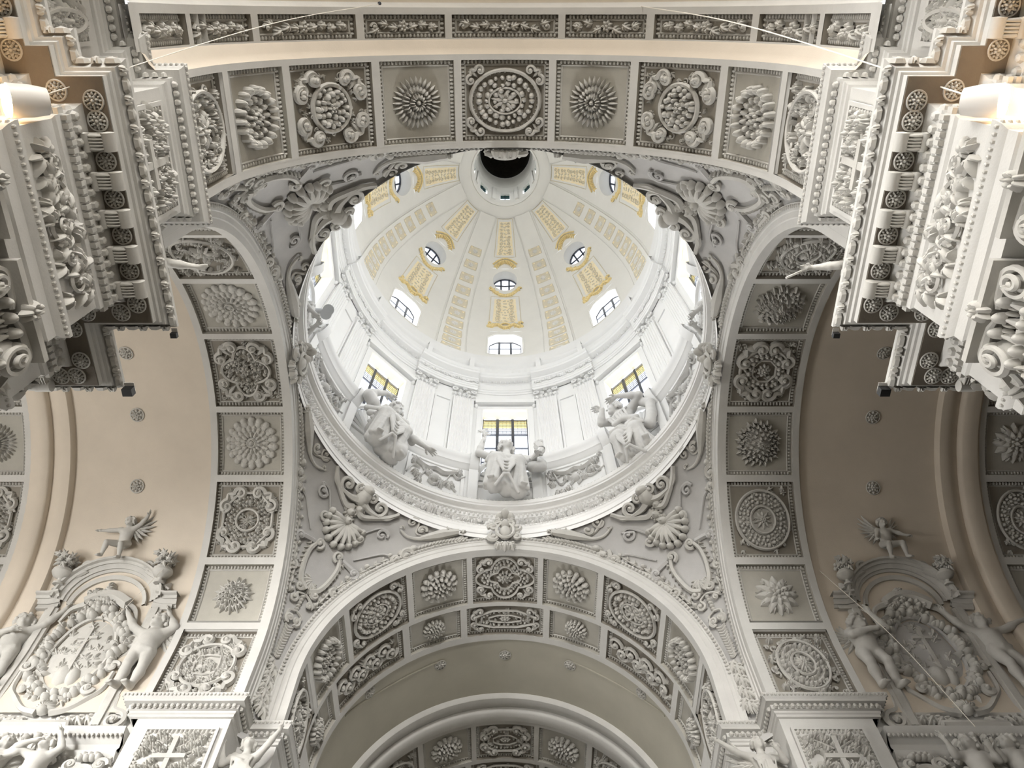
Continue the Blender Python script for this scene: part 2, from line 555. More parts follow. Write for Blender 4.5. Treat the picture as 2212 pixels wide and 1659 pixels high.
def relief(design, W, H, seed=1):
    """ornament of one panel of W x H, by its design"""
    rng = random.Random(seed)
    mb = MB()
    m = min(W, H)
    if design == 'oval_medallion':
        a, b = W * 0.45, H * 0.44
        corners(mb, W * 1.03, H * 1.03, rng, 0.19 * m)
        ringline(mb, shape('o', a, b), 0.045, 0.05)
        n = 40
        for p in shape('o', a * 0.93, b * 0.93, n):
            blob(mb, (p[0], p[1], 0), (0.022, 0.022, 0.06), nu=5, nv=1)
        fruitring(mb, 'o', a * 0.88, b * 0.88, 0.40 * m * 0.88, rng, 0.075, 0.10, 3)
        ringline(mb, shape('o', a * 0.47, b * 0.42), 0.025, 0.06)
        rosette(mb, (0, 0), [(0.04, b * 0.34, 8, 0.06, 0.02, 0.09)], 0.06, 0.13, 0.2, 1.25)
    elif design == 'daisy':
        s = m
        rosette(mb, (0, 0), [(s * 0.235, s * 0.145, 28, s * 0.026, 0.0, 0.10), (s * 0.135, s * 0.10, 22, s * 0.021, 0.04, 0.17), (s * 0.055, s * 0.075, 15, s * 0.017, 0.10, 0.22)], s * 0.045, 0.23)
        blob(mb, (0, 0, 0), (s * 0.25, s * 0.25, 0.05), nu=24)
        blob(mb, (0, 0, 0), (s * 0.15, s * 0.15, 0.11), nu=20)
    elif design == 'disc':
        s = m
        rosette(mb, (0, 0), [(s * 0.29, s * 0.185, 18, s * 0.078, 0.0, 0.07), (s * 0.195, s * 0.125, 18, s * 0.052, 0.02, 0.09), (s * 0.10, s * 0.115, 14, s * 0.040, 0.04, 0.11)], s * 0.07, 0.12)
        blob(mb, (0, 0, 0), (s * 0.44, s * 0.44, 0.05), nu=36)
        for r_, n_, q_ in ((.425, 18, .066), (.285, 18, .046), (.185, 14, .037)):
            for k in range(n_):
                a = 2 * np.pi * (k + .5 * (r_ == .285)) / n_
                blob(mb, (s * r_ * math.cos(a), s * r_ * math.sin(a), 0.02), (s * q_, s * q_, 0.055), nu=8)
        ringline(mb, shape('o', s * 0.075, s * 0.075, 18), 0.018, 0.11)
    elif design == 'fruit_round':
        vine(mb, W * 0.92, H * 0.92, rng, 40, 0.12, 0.03)
        corners(mb, W, H, rng, 0.28 * m)
        sidescrolls(mb, W, H, 0.24 * m)
        s = m * 0.31
        ringline(mb, shape('o', s, s), 0.05, 0.05)
        fruitring(mb, 'o', s * 0.88, s * 0.88, s * 0.62, rng, 0.08, 0.14, 3)
        rosette(mb, (0, 0), [(0.02, s * 0.26, 6, 0.05, 0.04, 0.16)], 0.05, 0.18)
    elif design == 'cabbage':
        s = m
        for (r0, n, L, W_, h0, h1) in ((0.29, 19, 0.125, 0.056, 0.0, 0.16), (0.175, 13, 0.10, 0.048, 0.0, 0.10), (0.075, 8, 0.08, 0.038, 0.0, 0.10)):
            for k in range(n):
                a = 2 * np.pi * k / n + r0
                petal(mb, (s * r0 * math.cos(a), s * r0 * math.sin(a)), a, s * L, s * W_, h0, h1, blunt=1.2)
                blob(mb, (s * (r0 + L * .72) * math.cos(a), s * (r0 + L * .72) * math.sin(a), h0), (s * W_ * .8, s * W_ * .8, h1), nu=7)
        for k in range(7):
            a = 2 * np.pi * k / 7
            blob(mb, (s * .055 * math.cos(a), s * .055 * math.sin(a), 0.04), (s * .03, s * .03, .08), nu=7)
    elif design == 'spiky':
        s = m
        for q in range(70):
            a = q * 2.39996
            r_ = s * 0.36 * math.sqrt((q + 0.5) / 70)
            leaf(mb, (r_ * math.cos(a), r_ * math.sin(a)), a + rng.uniform(-.3, .3), s * 0.11, s * 0.07, 0.10 + 0.12 * (1 - r_ / (s * .36)), 3)
        blob(mb, (0, 0, 0), (s * 0.30, s * 0.30, 0.12), nu=16, nv=3)
        rosette(mb, (0, 0), [(0.01, s * 0.06, 7, s * 0.025, 0.12, 0.26)], s * 0.03, 0.27)
    elif design == 'spikyflower':
        s = m
        for i, (n, r0, L, W_, h) in enumerate(((14, 0.10, 0.27, 0.10, 0.10), (12, 0.06, 0.2, 0.09, 0.17), (8, 0.03, 0.12, 0.06, 0.22))):
            for k in range(n):
                a = 2 * np.pi * (k + 0.5 * i) / n + rng.uniform(-.08, .08)
                leaf(mb, (s * r0 * math.cos(a), s * r0 * math.sin(a)), a, s * L, s * W_, h, 5)
        blob(mb, (0, 0, 0), (s * 0.06, s * 0.06, 0.26), nu=10)
    elif design == 'dahlia':
        s = m
        rosette(mb, (0, 0), [(s * 0.10, s * 0.29, 12, s * 0.105, 0.0, 0.13), (s * 0.06, s * 0.21, 9, s * 0.085, 0.05, 0.19), (s * 0.03, s * 0.12, 6, s * 0.05, 0.1, 0.2)], s * 0.06, 0.26)
        for k in range(9):
            a = k * 0.7
            leaf(mb, (s * .26 * math.cos(a), s * .26 * math.sin(a)), a, s * 0.12, s * 0.08, 0.1, 3)
    elif design == 'layered':
        s = m
        rosette(mb, (0, 0), [(s * 0.24, s * 0.13, 15, s * 0.066, 0.0, 0.13), (s * 0.145, s * 0.12, 12, s * 0.054, 0.03, 0.17), (s * 0.05, s * 0.10, 7, s * 0.043, 0.06, 0.18)], s * 0.04, 0.2)
        for r_, n_, q_ in ((.345, 15, .055), (.24, 12, .046)):
            for k in range(n_):
                a = 2 * np.pi * (k + .5 * (n_ == 12)) / n_
                blob(mb, (s * r_ * math.cos(a), s * r_ * math.sin(a), 0.02), (s * q_, s * q_, 0.10), nu=7)
    elif design == 'quatrefoil':
        vine(mb, W * 0.92, H * 0.92, rng, 46, 0.12, 0.045)
        corners(mb, W, H, rng, 0.28 * m)
        sidescrolls(mb, W, H, 0.20 * m)
        a, b = W * 0.37, H * 0.37
        ringline(mb, shape('quatrefoil', a, b, 64), 0.04, 0.05)
        for q in range(40):
            r_ = math.sqrt(rng.random()) * 0.72
            t = rng.uniform(0, 6.28)
            leaf(mb, (a * r_ * math.cos(t), b * r_ * math.sin(t)), rng.uniform(0, 6.28), 0.15, 0.10, 0.10, 3)
        fruitring(mb, 'quatrefoil', a * 0.9, b * 0.9, 0.12, rng, 0.06, 0.08, 1)
        rosette(mb, (0, 0), [(0.03, 0.12, 7, 0.05, 0.05, 0.13)], 0.05, 0.16)
    elif design == 'quatrefoil_beads':
        corners(mb, W, H, rng, 0.22 * m)
        a, b = W * 0.46, H * 0.45
        ringline(mb, shape('quatrefoil', a, b, 64), 0.035, 0.05)
        fruitring(mb, 'quatrefoil', a * 0.88, b * 0.88, 0.26, rng, 0.06, 0.08, 2)
        ringline(mb, shape('quatrefoil', a * 0.55, b * 0.55, 48), 0.028, 0.05)
        rosette(mb, (0, 0), [(0.10, 0.16, 10, 0.05, 0.0, 0.08), (0.03, 0.1, 8, 0.035, 0.04, 0.12)], 0.05, 0.14)
    elif design == 'octagon_beads':
        vine(mb, W * 0.92, H * 0.92, rng, 46, 0.12, 0.045)
        corners(mb, W, H, rng, 0.30 * m)
        sidescrolls(mb, W, H, 0.16 * m)
        a, b = W * 0.40, H * 0.42
        ringline(mb, shape('octagon', a, b, 48), 0.04, 0.05)
        fruitring(mb, 'octagon', a * 0.90, b * 0.90, 0.30, rng, 0.058, 0.09, 3)
        ringline(mb, shape('o', a * 0.40, b * 0.46), 0.035, 0.06)
        rosette(mb, (0, 0), [(0.02, b * 0.36, 12, 0.03, 0.0, 0.07)], 0.04, 0.1, 0, 0.75)
    elif design == 'oval_beads':
        vine(mb, W * 0.9, H * 0.9, rng, 34, 0.13, 0.06)
        a, b = W * 0.44, H * 0.45
        blob(mb, (0, 0, 0), (a, b, 0.05), nu=40, nv=3)
        ringline(mb, shape('o', a, b), 0.04, 0.06)
        fruitring(mb, 'o', a * 0.9, b * 0.9, 0.30, rng, 0.065, 0.11, 3)
        ringline(mb, shape('o', a * 0.46, b * 0.46), 0.035, 0.08)
        rosette(mb, (0, 0), [(0.05, 0.2, 10, 0.05, 0.05, 0.12), (0.0, 0.12, 8, 0.04, 0.08, 0.15)], 0.05, 0.17)
    elif design == 'two_ovals':
        vine(mb, W * 0.92, H * 0.92, rng, 60, 0.14, 0.08)
        a, b = W * 0.40, H * 0.36
        blob(mb, (0, 0, 0), (a, b, 0.05), nu=40, nv=3)
        ringline(mb, shape('o', a, b), 0.04, 0.07)
        fruitring(mb, 'o', a * 0.88, b * 0.88, 0.30, rng, 0.07, 0.13, 2)
        ringline(mb, shape('o', a * 0.46, b * 0.46), 0.032, 0.09)
        rosette(mb, (0, 0), [(0.04, 0.2, 12, 0.04, 0.06, 0.12), (0.0, 0.12, 8, 0.04, 0.08, 0.16)], 0.05, 0.17, 0, 1.1)
    elif design == 'flower_round':
        corners(mb, W, H, rng, 0.30 * m)
        vine(mb, W * 0.92, H * 0.92, rng, 44, 0.14, 0.07)
        a = m * 0.40
        blob(mb, (0, 0, 0), (a, a, 0.04), nu=40, nv=3)
        ringline(mb, shape('o', a, a), 0.04, 0.06)
        for k in range(12):
            t = 2 * np.pi * k / 12
            rosette(mb, (a * 0.72 * math.cos(t), a * 0.72 * math.sin(t)), [(0.02, 0.09, 6, 0.04, 0.02, 0.10)], 0.035, 0.13, t)
        ringline(mb, np.array([(-.3, -.3), (0, -.34), (.3, -.3), (.34, 0), (.3, .3), (0, .34), (-.3, .3), (-.34, 0)]) * m * 0.55, 0.022, 0.06)
        for k in range(5):
            rosette(mb, ((k % 2 - .5) * .2 * (k > 0), (k // 2 - 1) * .14), [(0.02, 0.08, 6, 0.035, 0.02, 0.09)], 0.035, 0.12, k)
    elif design == 'ring_round':
        vine(mb, W * 0.92, H * 0.92, rng, 46, 0.12, 0.045)
        corners(mb, W, H, rng, 0.34 * m)
        a = m * 0.41
        ringline(mb, shape('o', a, a), 0.045, 0.05)
        fruitring(mb, 'o', a * 0.87, a * 0.87, 0.22, rng, 0.075, 0.11, 2)
        ringline(mb, shape('octagon', a * 0.47, a * 0.47), 0.03, 0.05)
        rosette(mb, (0, 0), [(0.07, 0.12, 9, 0.05, 0.0, 0.09), (0.02, 0.09, 7, 0.04, 0.04, 0.12)], 0.045, 0.15)
    elif design == 'vine_oval':
        vine(mb, W * 0.94, H * 0.94, rng, 56, 0.15, 0.08)
        a, b = W * 0.44, H * 0.42
        ringline(mb, shape('o', a, b), 0.035, 0.09)
        rosette(mb, (0, 0), [(0.05, 0.26, 8, 0.06, 0.03, 0.12)], 0.06, 0.15)
    elif design == 'strip':
        n = 3
        for k in range(int(W / 0.28)):
            x = -W / 2 + 0.14 + k * 0.28
            sg = 1 if k % 2 else -1
            spiral(mb, (x, sg * H * 0.12), H * 0.26, 1.3, 0, sg, H * 0.07, 0.03, n=16, ns=4)
            leaf(mb, (x + .1, -sg * H * 0.2), rng.uniform(0, 6), 0.2, 0.12, 0.07, 3)
            leaf(mb, (x - .1, sg * H * 0.3), rng.uniform(0, 6), 0.16, 0.1, 0.07, 3)
        rosette(mb, (0, 0), [(0.04, H * 0.26, 8, 0.05, 0.03, 0.1)], 0.06, 0.13)
    elif design == 'cartouche_strip':
        corners(mb, W, H, rng, 0.30 * m)
        a, b = W * 0.42, H * 0.36
        ringline(mb, shape('octagon', a, b), 0.035, 0.05)
        fruitring(mb, 'octagon', a * 0.88, b * 0.84, 0.14, rng, 0.055, 0.07, 1)
        ringline(mb, shape('octagon', a * 0.55, b * 0.42), 0.025, 0.05)
        rosette(mb, (0, 0), [(0.03, 0.1, 8, 0.04, 0.02, 0.08)], 0.04, 0.1, 0, 1.4)
        vine(mb, W * 0.9, H * 0.9, rng, 16, 0.10, 0.05)
    elif design == 'leafband':
        for sg in (-1, 1):
            for k in range(max(2, int(W / 2 / 0.22))):
                leaf(mb, (sg * (0.12 + k * 0.22), (k % 2 - .5) * H * 0.3), (0 if sg > 0 else math.pi) + rng.uniform(-.5, .5), 0.24, 0.16, 0.10, 5)
            spiral(mb, (sg * (W / 2 - 0.14), 0), H * 0.3, 1.2, 0, sg, 0.035, 0.04, n=16, ns=4)
        rosette(mb, (0, 0), [(0.02, 0.12, 7, 0.05, 0.02, 0.1)], 0.05, 0.12)
    elif design == 'cross':
        crossvine(mb, W, H, rng)
    return mb.map(lambda V: V * np.array([1, 1, 1.35]))


def bend(r):
    return lambda V: np.stack([(r - V[:, 2]) * np.sin(V[:, 0] / r), V[:, 1], (r - V[:, 2]) * np.cos(V[:, 0] / r)], -1)


def recess(W, H, d=0.13, n=8, lip=0.10):
    """the sunk tray of a coffer"""
    mb = MB()
    u = np.linspace(-W / 2, W / 2, n + 1)
    v = np.linspace(-H / 2, H / 2, n + 1)
    U, Vv = np.meshgrid(u, v, indexing='ij')
    mb.grid(np.stack([U, Vv, np.full_like(U, -d)], -1))
    for s_ in (-1, 1):
        P = np.zeros((n + 1, 2, 3))
        P[:, :, 0] = u[:, None]
        P[:, :, 1] = s_ * H / 2
        P[:, :, 2] = (-d, 0.0)
        mb.grid(P)
        P = np.zeros((n + 1, 2, 3))
        P[:, :, 0] = s_ * W / 2
        P[:, :, 1] = v[:, None]
        P[:, :, 2] = (-d, 0.0)
        mb.grid(P)
    return mb


def border(W, H, d=0.13, size=0.085):
    """moulded egg-and-dart border lying in the tray"""
    mb = MB()
    k = 0.06
    beads(mb, W - k * 1.5, H - k * 1.5, size, 0.05)
    n = 8
    for sx in (0, 1):
        for s_ in (-1, 1):
            L = (W if sx == 0 else H) - k * 3.2
            t = np.linspace(-L / 2, L / 2, n + 1)
            c = s_ * ((H if sx == 0 else W) / 2 - k * 1.75)
            P = np.stack([t, np.full_like(t, c), np.full_like(t, 0.012)], -1)
            if sx:
                P = P[:, [1, 0, 2]]
            tube(mb, P, 0.022, 4)
    mb.map(lambda V: V + np.array([0, 0, -d]))
    return mb


MESH = {}


def coffer_meshes(design, W, H, r, seed, d=0.13, size=0.085):
    """(tray, border, relief) meshes bent to a vault of radius r (flat when r is None)"""
    key = (design, round(W, 3), round(H, 3), r, seed)
    if key not in MESH:
        fn = bend(r) if r else (lambda V: V * np.array([1, 1, -1]))
        k = 0.24
        rel = relief(design, W - k, H - k, seed).map(lambda V: V + np.array([0, 0, -d]))
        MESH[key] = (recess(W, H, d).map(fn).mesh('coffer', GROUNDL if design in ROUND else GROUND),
                     border(W, H, d, size).map(fn).mesh('egg_and_dart_border', RELIEF),
                     rel.map(fn).mesh('relief', RELIEF))
    return MESH[key]


ROUND = {'daisy', 'disc', 'cabbage', 'spiky', 'spikyflower', 'dahlia', 'layered'}


def put_coffer(parent, design, W, H, r, M, seed=1, d=0.13, size=0.085, name='coffer'):
    t, b, q = coffer_meshes(design, W, H, r, seed, d, size)
    c = obj(name, t, None, parent, M)
    obj('egg_and_dart_border', b, None, c, M)
    obj('rosette' if design in ROUND else 'medallion', q, None, c, M)
    return c

# ------------------------------------------------------------------ setting: floor, outer walls, nave
def M_arch(k):
    """frame of the arch on one side of the crossing: y runs outwards from the crossing axis; 0 far, 1 left, 2 near, 3 right"""
    return Matrix.Translation((0, Y0, H0)) @ Matrix.Rotation(k * math.pi / 2, 4, 'Z')


def structure(name, mb, mat, label, cat, parent=None):
    o = obj(name, mb, mat, parent)
    return tag(o, label, cat, kind='structure')


def xf(mb, M):
    M = np.array(M)
    return mb.map(lambda V: V @ M[:3, :3].T + M[:3, 3])


mb = MB()
mb.box((-21, -20, FLOOR - 0.3), (21, 32, FLOOR))
structure('floor', mb, FLOORM, 'pale stone church floor below the viewer', 'floor')

# plan outlines of the piers (room side); mirrored for the right
NEAR = [(-21, 3.57), (-5.85, 3.57), (-5.85, 2.72), (-5.0, 2.72), (-5.0, 0.92), (-5.5, 0.92), (-5.5, 0.50), (-5.75, 0.50), (-5.75, -20)]
FAR = [(-21, 13.57), (-12.75, 13.57), (-12.75, 13.82), (-7.85, 13.82), (-7.85, 13.57), (-5.85, 13.57), (-5.85, 14.42), (-5.0, 14.42), (-5.0, 31)]


def mir(path):
    return [(-x, y) for x, y in path]


WPROF = [(0.0, FLOOR), (0.0, 3.0), (0.0, 9.0), (0.0, 12.45)]
for nm, path, side, lab in (('wall_near_left', NEAR, 1, 'near left pier and nave wall under the heavy cornice, in shade'),
                            ('wall_near_right', mir(NEAR), -1, 'near right pier and nave wall under the brightly lit cornice'),
                            ('wall_far_left', FAR, -1, 'far left pier and left transept wall under the arches'),
                            ('wall_far_right', mir(FAR), 1, 'far right pier and dim right transept wall under the arches')):
    mb = MB()
    sweep(mb, path, WPROF, side, caps=False)
    structure(nm, mb, WHITE, lab, 'wall')
mb = MB()
mb.box((-21, -20.3, FLOOR), (21, -20, 20))
structure('wall_nave_front', mb, WHITE, 'entrance wall of the nave behind the viewer', 'wall')
mb = MB()
mb.box((-6, 31, FLOOR), (6, 31.3, 20))
structure('wall_chancel', mb, WHITE, 'end wall of the chancel beyond the far arch', 'wall')
for sx, nm in ((-1, 'left'), (1, 'right')):
    mb = MB()
    mb.box((sx * 21 - .15, 0, FLOOR), (sx * 21 + .15, 20, 20))
    structure('wall_transept_end_' + nm, mb, WHITE if sx < 0 else ABSORB, 'end wall of the %s transept, out of sight' % nm, 'wall')  # right end wall darkened to keep bounced light out of its transept


for sx, nm in ((-1, 'left'), (1, 'right')):  # unseen piers added behind the viewer to shade the near entablatures
    mb = MB()
    sweep(mb, [(sx * 5.75, -4.9), (sx * 4.5, -4.9), (sx * 4.5, -3.3), (sx * 5.75, -3.3)], [(0.0, FLOOR), (0.0, 7.2), (0.3, 7.3), (0.3, 8.5), (0.84, 9.2), (0.0, 9.36), (0.0, 12.4)], -sx, caps=False)
    structure('wall_shade_pier_' + nm, mb, WHITE, 'unseen %s pier added behind the viewer to shade the near entablature' % nm, 'wall')


def arc_angles(n, drop=1.65, half=math.pi / 2):
    """profile of the arch line: straight stilt, half circle, straight stilt -> (x, z) unit normals and offsets"""
    a = np.linspace(-half, half, n)
    return a


def vault_grid(mb, prof, n=72, drop=1.65, a0=-90, a1=90, stilt=True):
    """(v, r) profile carried round the half circle and down the stilts, in the arch frame"""
    pr = np.array(prof, float)
    a = np.radians(np.linspace(a0, a1, n))
    X = np.sin(a)[:, None] * pr[None, :, 1]
    Z = np.cos(a)[:, None] * pr[None, :, 1]
    Y = np.broadcast_to(pr[None, :, 0], X.shape)
    P = np.stack([X, Y, Z], -1)
    if stilt:
        lo = P[:1].copy()
        hi = P[-1:].copy()
        lo[:, :, 2] -= drop
        hi[:, :, 2] -= drop
        P = np.concatenate([lo, P, hi])
    mb.grid(P)


def coffered(parent, k, rows, r, v0, v1, name='soffit'):
    """soffit of an arch with openings for its coffers, and the coffers in them"""
    M = M_arch(k)
    mb = MB()

    def patch(p0, p1, a, b):
        n = max(2, int(abs(p1 - p0) / 3) + 1)
        t = np.radians(np.linspace(p0, p1, n))
        v = np.linspace(a, b, 3)
        X = np.where(np.abs(t) <= np.pi / 2, np.sin(t) * r, np.sign(t) * r)
        Z = np.where(np.abs(t) <= np.pi / 2, np.cos(t) * r, -(np.abs(t) - np.pi / 2) * r)
        P = np.zeros((n, 3, 3))
        P[:, :, 0] = X[:, None]
        P[:, :, 1] = v[None, :]
        P[:, :, 2] = Z[:, None]
        mb.grid(P)

    edge = v0
    lim = 109
    for (a, b, cells) in rows:
        patch(-lim, lim, edge, a)
        edge = b
        cs = sorted(cells, key=lambda c: c[0])
        p = -lim
        for (pc, hw, design, seed) in cs:
            patch(p, pc - hw, a, b)
            p = pc + hw
            if abs(pc) > 86:
                z = -(math.radians(abs(pc)) - math.pi / 2) * r
                sg = 1 if pc > 0 else -1
                Mc = M @ Matrix.Translation((sg * r, (a + b) / 2, z)) @ Matrix.Rotation(sg * math.pi / 2, 4, 'Y')
                put_coffer(parent, design, math.radians(2 * hw) * r, b - a, None, Mc, seed)
            else:
                Mc = M @ Matrix.Rotation(math.radians(pc), 4, 'Y') @ Matrix.Translation((0, (a + b) / 2, 0))
                put_coffer(parent, design, math.radians(2 * hw) * r, b - a, r, Mc, seed)
        patch(p, lim, a, b)
    patch(-lim, lim, edge, v1)
    for sg in (-1, 1):          # jamb strip between the curved and the upright coffers
        a_, b_ = rows[0][0], rows[-1][1]
        P = [[(sg * r * math.cos(math.radians(11)), v, r * math.sin(math.radians(11))), (sg * (r + .16), v, r * math.sin(math.radians(11))), (sg * (r + .16), v, -1.7)] for v in (v0 + .02, v1 - .02)]
        mb.grid(P)
        e = math.radians(90 - 81.8)
        for (ra, rb, _c) in rows:
            mb.grid([[(sg * r * math.cos(e * 1.03), v, r * math.sin(e * 1.03)), (sg * (r + .02), v, r * e - .01)] for v in (ra, rb)])
    return obj(name, xf(mb, M), WHITE, parent)


def leafrow(mb, r, v, dx, size, n0, drop=1.5, out=(0, -1)):
    """small leaves set round an archivolt face (plane v, radius r)"""
    tot = math.pi * r
    n = int(tot / size)
    for i in range(n):
        a = -math.pi / 2 + (i + 0.5) * math.pi / n
        c = np.array([r * math.sin(a), v, r * math.cos(a)])
        sub = MB()
        blob(sub, (0, 0, 0), (size * 0.36, dx, 0.035), nu=6, nv=2)
        ca, sa = math.cos(a), math.sin(a)
        mb.join(sub, lambda V: np.stack([c[0] + V[:, 0] * ca + V[:, 1] * sa, c[1] - V[:, 2], c[2] - V[:, 0] * sa + V[:, 1] * ca], -1))


ARCHIVOLT = [(5.90, 4.995), (5.80, 4.995), (5.79, 5.05), (5.79, 5.17), (5.765, 5.19), (5.765, 5.31), (5.74, 5.325), (5.735, 5.40), (5.70, 5.43), (5.70, 5.47), (5.80, 5.50), (5.9, 5.5)]

ANG = [('a', 0, 11.35), ('b', 23.05, 9.8), ('c', 46.7, 11.7), ('d', 70.1, 9.45), ('e', 93.9, 12.1)]


def row_cells(designs, ang=ANG):
    """designs for a..e, or for (negative side, positive side)"""
    out = []
    for (key, p, hw), dz in zip(ang, designs):
        lo, hi = dz if isinstance(dz, tuple) else (dz, dz)
        if p == 0:
            out.append((0, hw, lo, 1))
        else:
            out += [(-p, hw, lo, 2), (p, hw, hi, 3)]
    return out


ANG2 = [('a', 0, 13.7), ('b', 25.6, 9.6), ('c', 52.8, 15.0), ('d', 81.0, 10.5)]
arches = {}
specs = {
    'far': (0, 'coffered arch over the chancel opening, framing the dim vault below the dome', [
        (6.05, 7.82, row_cells(['quatrefoil_beads', 'layered', 'oval_medallion', 'cabbage', 'vine_oval'])),
        (7.97, 9.12, row_cells(['cartouche_strip', 'layered', 'strip', 'layered'], ANG2))], 9.35),
    'left': (1, 'coffered arch of the left transept in warm light, rosettes alternating with medallions', [
        (6.03, 7.84, row_cells(['quatrefoil', ('disc', 'disc'), ('vine_oval', 'octagon_beads'), ('daisy', 'spikyflower'), ('vine_oval', 'flower_round')]))], 8.02),
    'near': (2, 'wide coffered arch crossing the top of the picture above the dome opening', [
        (5.95, 7.70, row_cells(['oval_medallion', 'daisy', 'fruit_round', 'cabbage', 'vine_oval']))], 7.82),
    'right': (3, 'coffered arch of the right transept in deep shade, rosettes alternating with medallions', [
        (6.03, 7.84, row_cells(['ring_round', ('spiky', 'spiky'), ('oval_beads', 'two_ovals'), ('dahlia', 'spiky'), ('two_ovals', 'vine_oval')]))], 8.02),
}
for key, (k, lab, rows, v1) in specs.items():
    t = thing('coffered_arch', lab, 'arch', (0, Y0, H0))
    arches[key] = t
    coffered(t, k, rows, R, 5.85, v1)
    mb = MB()
    vault_grid(mb, ARCHIVOLT, 90)
    obj('archivolt', xf(mb, M_arch(k)), WHITE, t)
    mb = MB()
    leafrow(mb, 5.405, 5.70, 0.05, 0.115, 0)
    obj('leaf_moulding', xf(mb, M_arch(k)), RELIEF, t, stuff=True)
    mb = MB()      # outer edge of the band
    vault_grid(mb, [(v1 - .001, R), (v1 + 0.01, R + 0.02), (v1 + 0.04, R + 0.14)] if key != 'near' else
               [(7.81, 5.0), (7.83, 5.03), (7.86, 5.12), (7.95, 5.2), (8.08, 5.26), (8.12, 5.3)], 72)
    obj('band_edge', xf(mb, M_arch(k)), BEIGE if key == 'near' else WHITE, t)

# the narrow second band of the nave, in front of the near arch
t = thing('narrow_panel_band', 'narrow band of long leaf panels across the beige vault at the top edge', 'arch', (0, Y0, H0))
STRIP = [(0, 12.9, 'leafband', 1)]
for p, hw in ((24.6, 10.0), (49.6, 13.0), (74.6, 10.0), (96, 9.5)):
    STRIP += [(-p, hw, 'leafband', 2), (p, hw, 'leafband', 3)]
coffered(t, 2, [(8.15, 8.62, STRIP)], 5.3, 8.11, 8.76)
mb = MB()
vault_grid(mb, [(8.75, 5.3), (8.78, 5.34), (8.80, 5.45), (8.86, 5.5)], 72)
obj('band_edge', xf(mb, M_arch(2)), WHITE, t)
mb = MB()
vault_grid(mb, [(8.85, 5.5), (11, 5.5), (14, 5.5), (29, 5.5)], 72)
structure('ceiling', xf(mb, M_arch(2)), BEIGE, 'beige barrel vault of the nave along the top edge', 'vault')

# barrel vaults beyond the other three arches, each closed by a moulded rib and a second coffered arch
RIB = [(11.78, 5.12), (11.80, 5.0), (11.84, 4.95), (12.02, 4.93), (12.16, 4.97), (12.28, 5.04), (12.36, 5.06), (12.38, 4.93), (12.44, 4.88), (12.66, 4.87), (12.84, 4.90), (12.86, 4.99), (12.95, 5.0)]
for k, nm, lab in ((0, 'chancel', 'dim grey-beige barrel vault of the chancel at the bottom'),
                   (1, 'left', 'warm beige barrel vault of the left transept'),
                   (3, 'right', 'dark barrel vault of the right transept')):
    v0 = 9.38 if k == 0 else 8.05
    mb = MB()
    vault_grid(mb, [(v0, 5.12), (10, 5.12), (11, 5.12), (11.8, 5.12)], 72)
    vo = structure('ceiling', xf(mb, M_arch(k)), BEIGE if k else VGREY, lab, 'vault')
    if k == 0:
        for sg in (-1, 1):
            b = MB()
            pv = crom([(9.95, 24.0), (10.0, 37.0), (9.9, 50.0), (9.6, 64.0)], 6)
            ph_ = np.radians(pv[:, 1])
            tube(b, np.stack([sg * 5.12 * np.sin(ph_), pv[:, 0], 5.12 * np.cos(ph_)], -1), 0.035, 6)
            obj('groin', xf(b, M_arch(0)), VGREY, vo)
    mb = MB()
    vault_grid(mb, RIB, 72)
    rib_lab = {0: 'moulded cross rib of the chancel vault near the bottom edge', 1: 'moulded rib with a rounded groove across the left transept vault', 3: 'moulded rib in shade across the right transept vault'}[k]
    tag(obj('vault_rib', xf(mb, M_arch(k)), BEIGE if k else WHITE), rib_lab, 'rib')
    lab2 = {0: 'second coffered arch deep in the chancel, cut by the bottom edge', 1: 'second coffered arch of the left transept, cut by the left edge', 3: 'second coffered arch of the right transept, cut by the right edge'}[k]
    t = thing('coffered_arch', lab2, 'arch', (0, Y0, H0))
    dz = {0: ['cartouche_strip', 'layered', 'vine_oval', 'layered', 'vine_oval'], 1: ['quatrefoil', 'daisy', 'octagon_beads', 'spikyflower', 'vine_oval'], 3: ['ring_round', 'dahlia', 'oval_beads', 'spikyflower', 'vine_oval']}[k]
    rows = [(13.1, 14.75, row_cells(dz))]
    v1 = 14.95
    if k == 0:
        rows.append((14.92, 16.1, row_cells(['cartouche_strip', 'layered', 'strip', 'layered'], ANG2)))
        v1 = 16.3
    coffered(t, k, rows, R, 12.94, v1)
    mb = MB()
    vault_grid(mb, [(v1, 5.0), (v1 + 0.03, 5.12), (21, 5.12), (23, 5.12)], 60)
    structure('ceiling', xf(mb, M_arch(k)), BEIGE, lab.split(' barrel')[0] + ' vault beyond its second arch', 'vault')

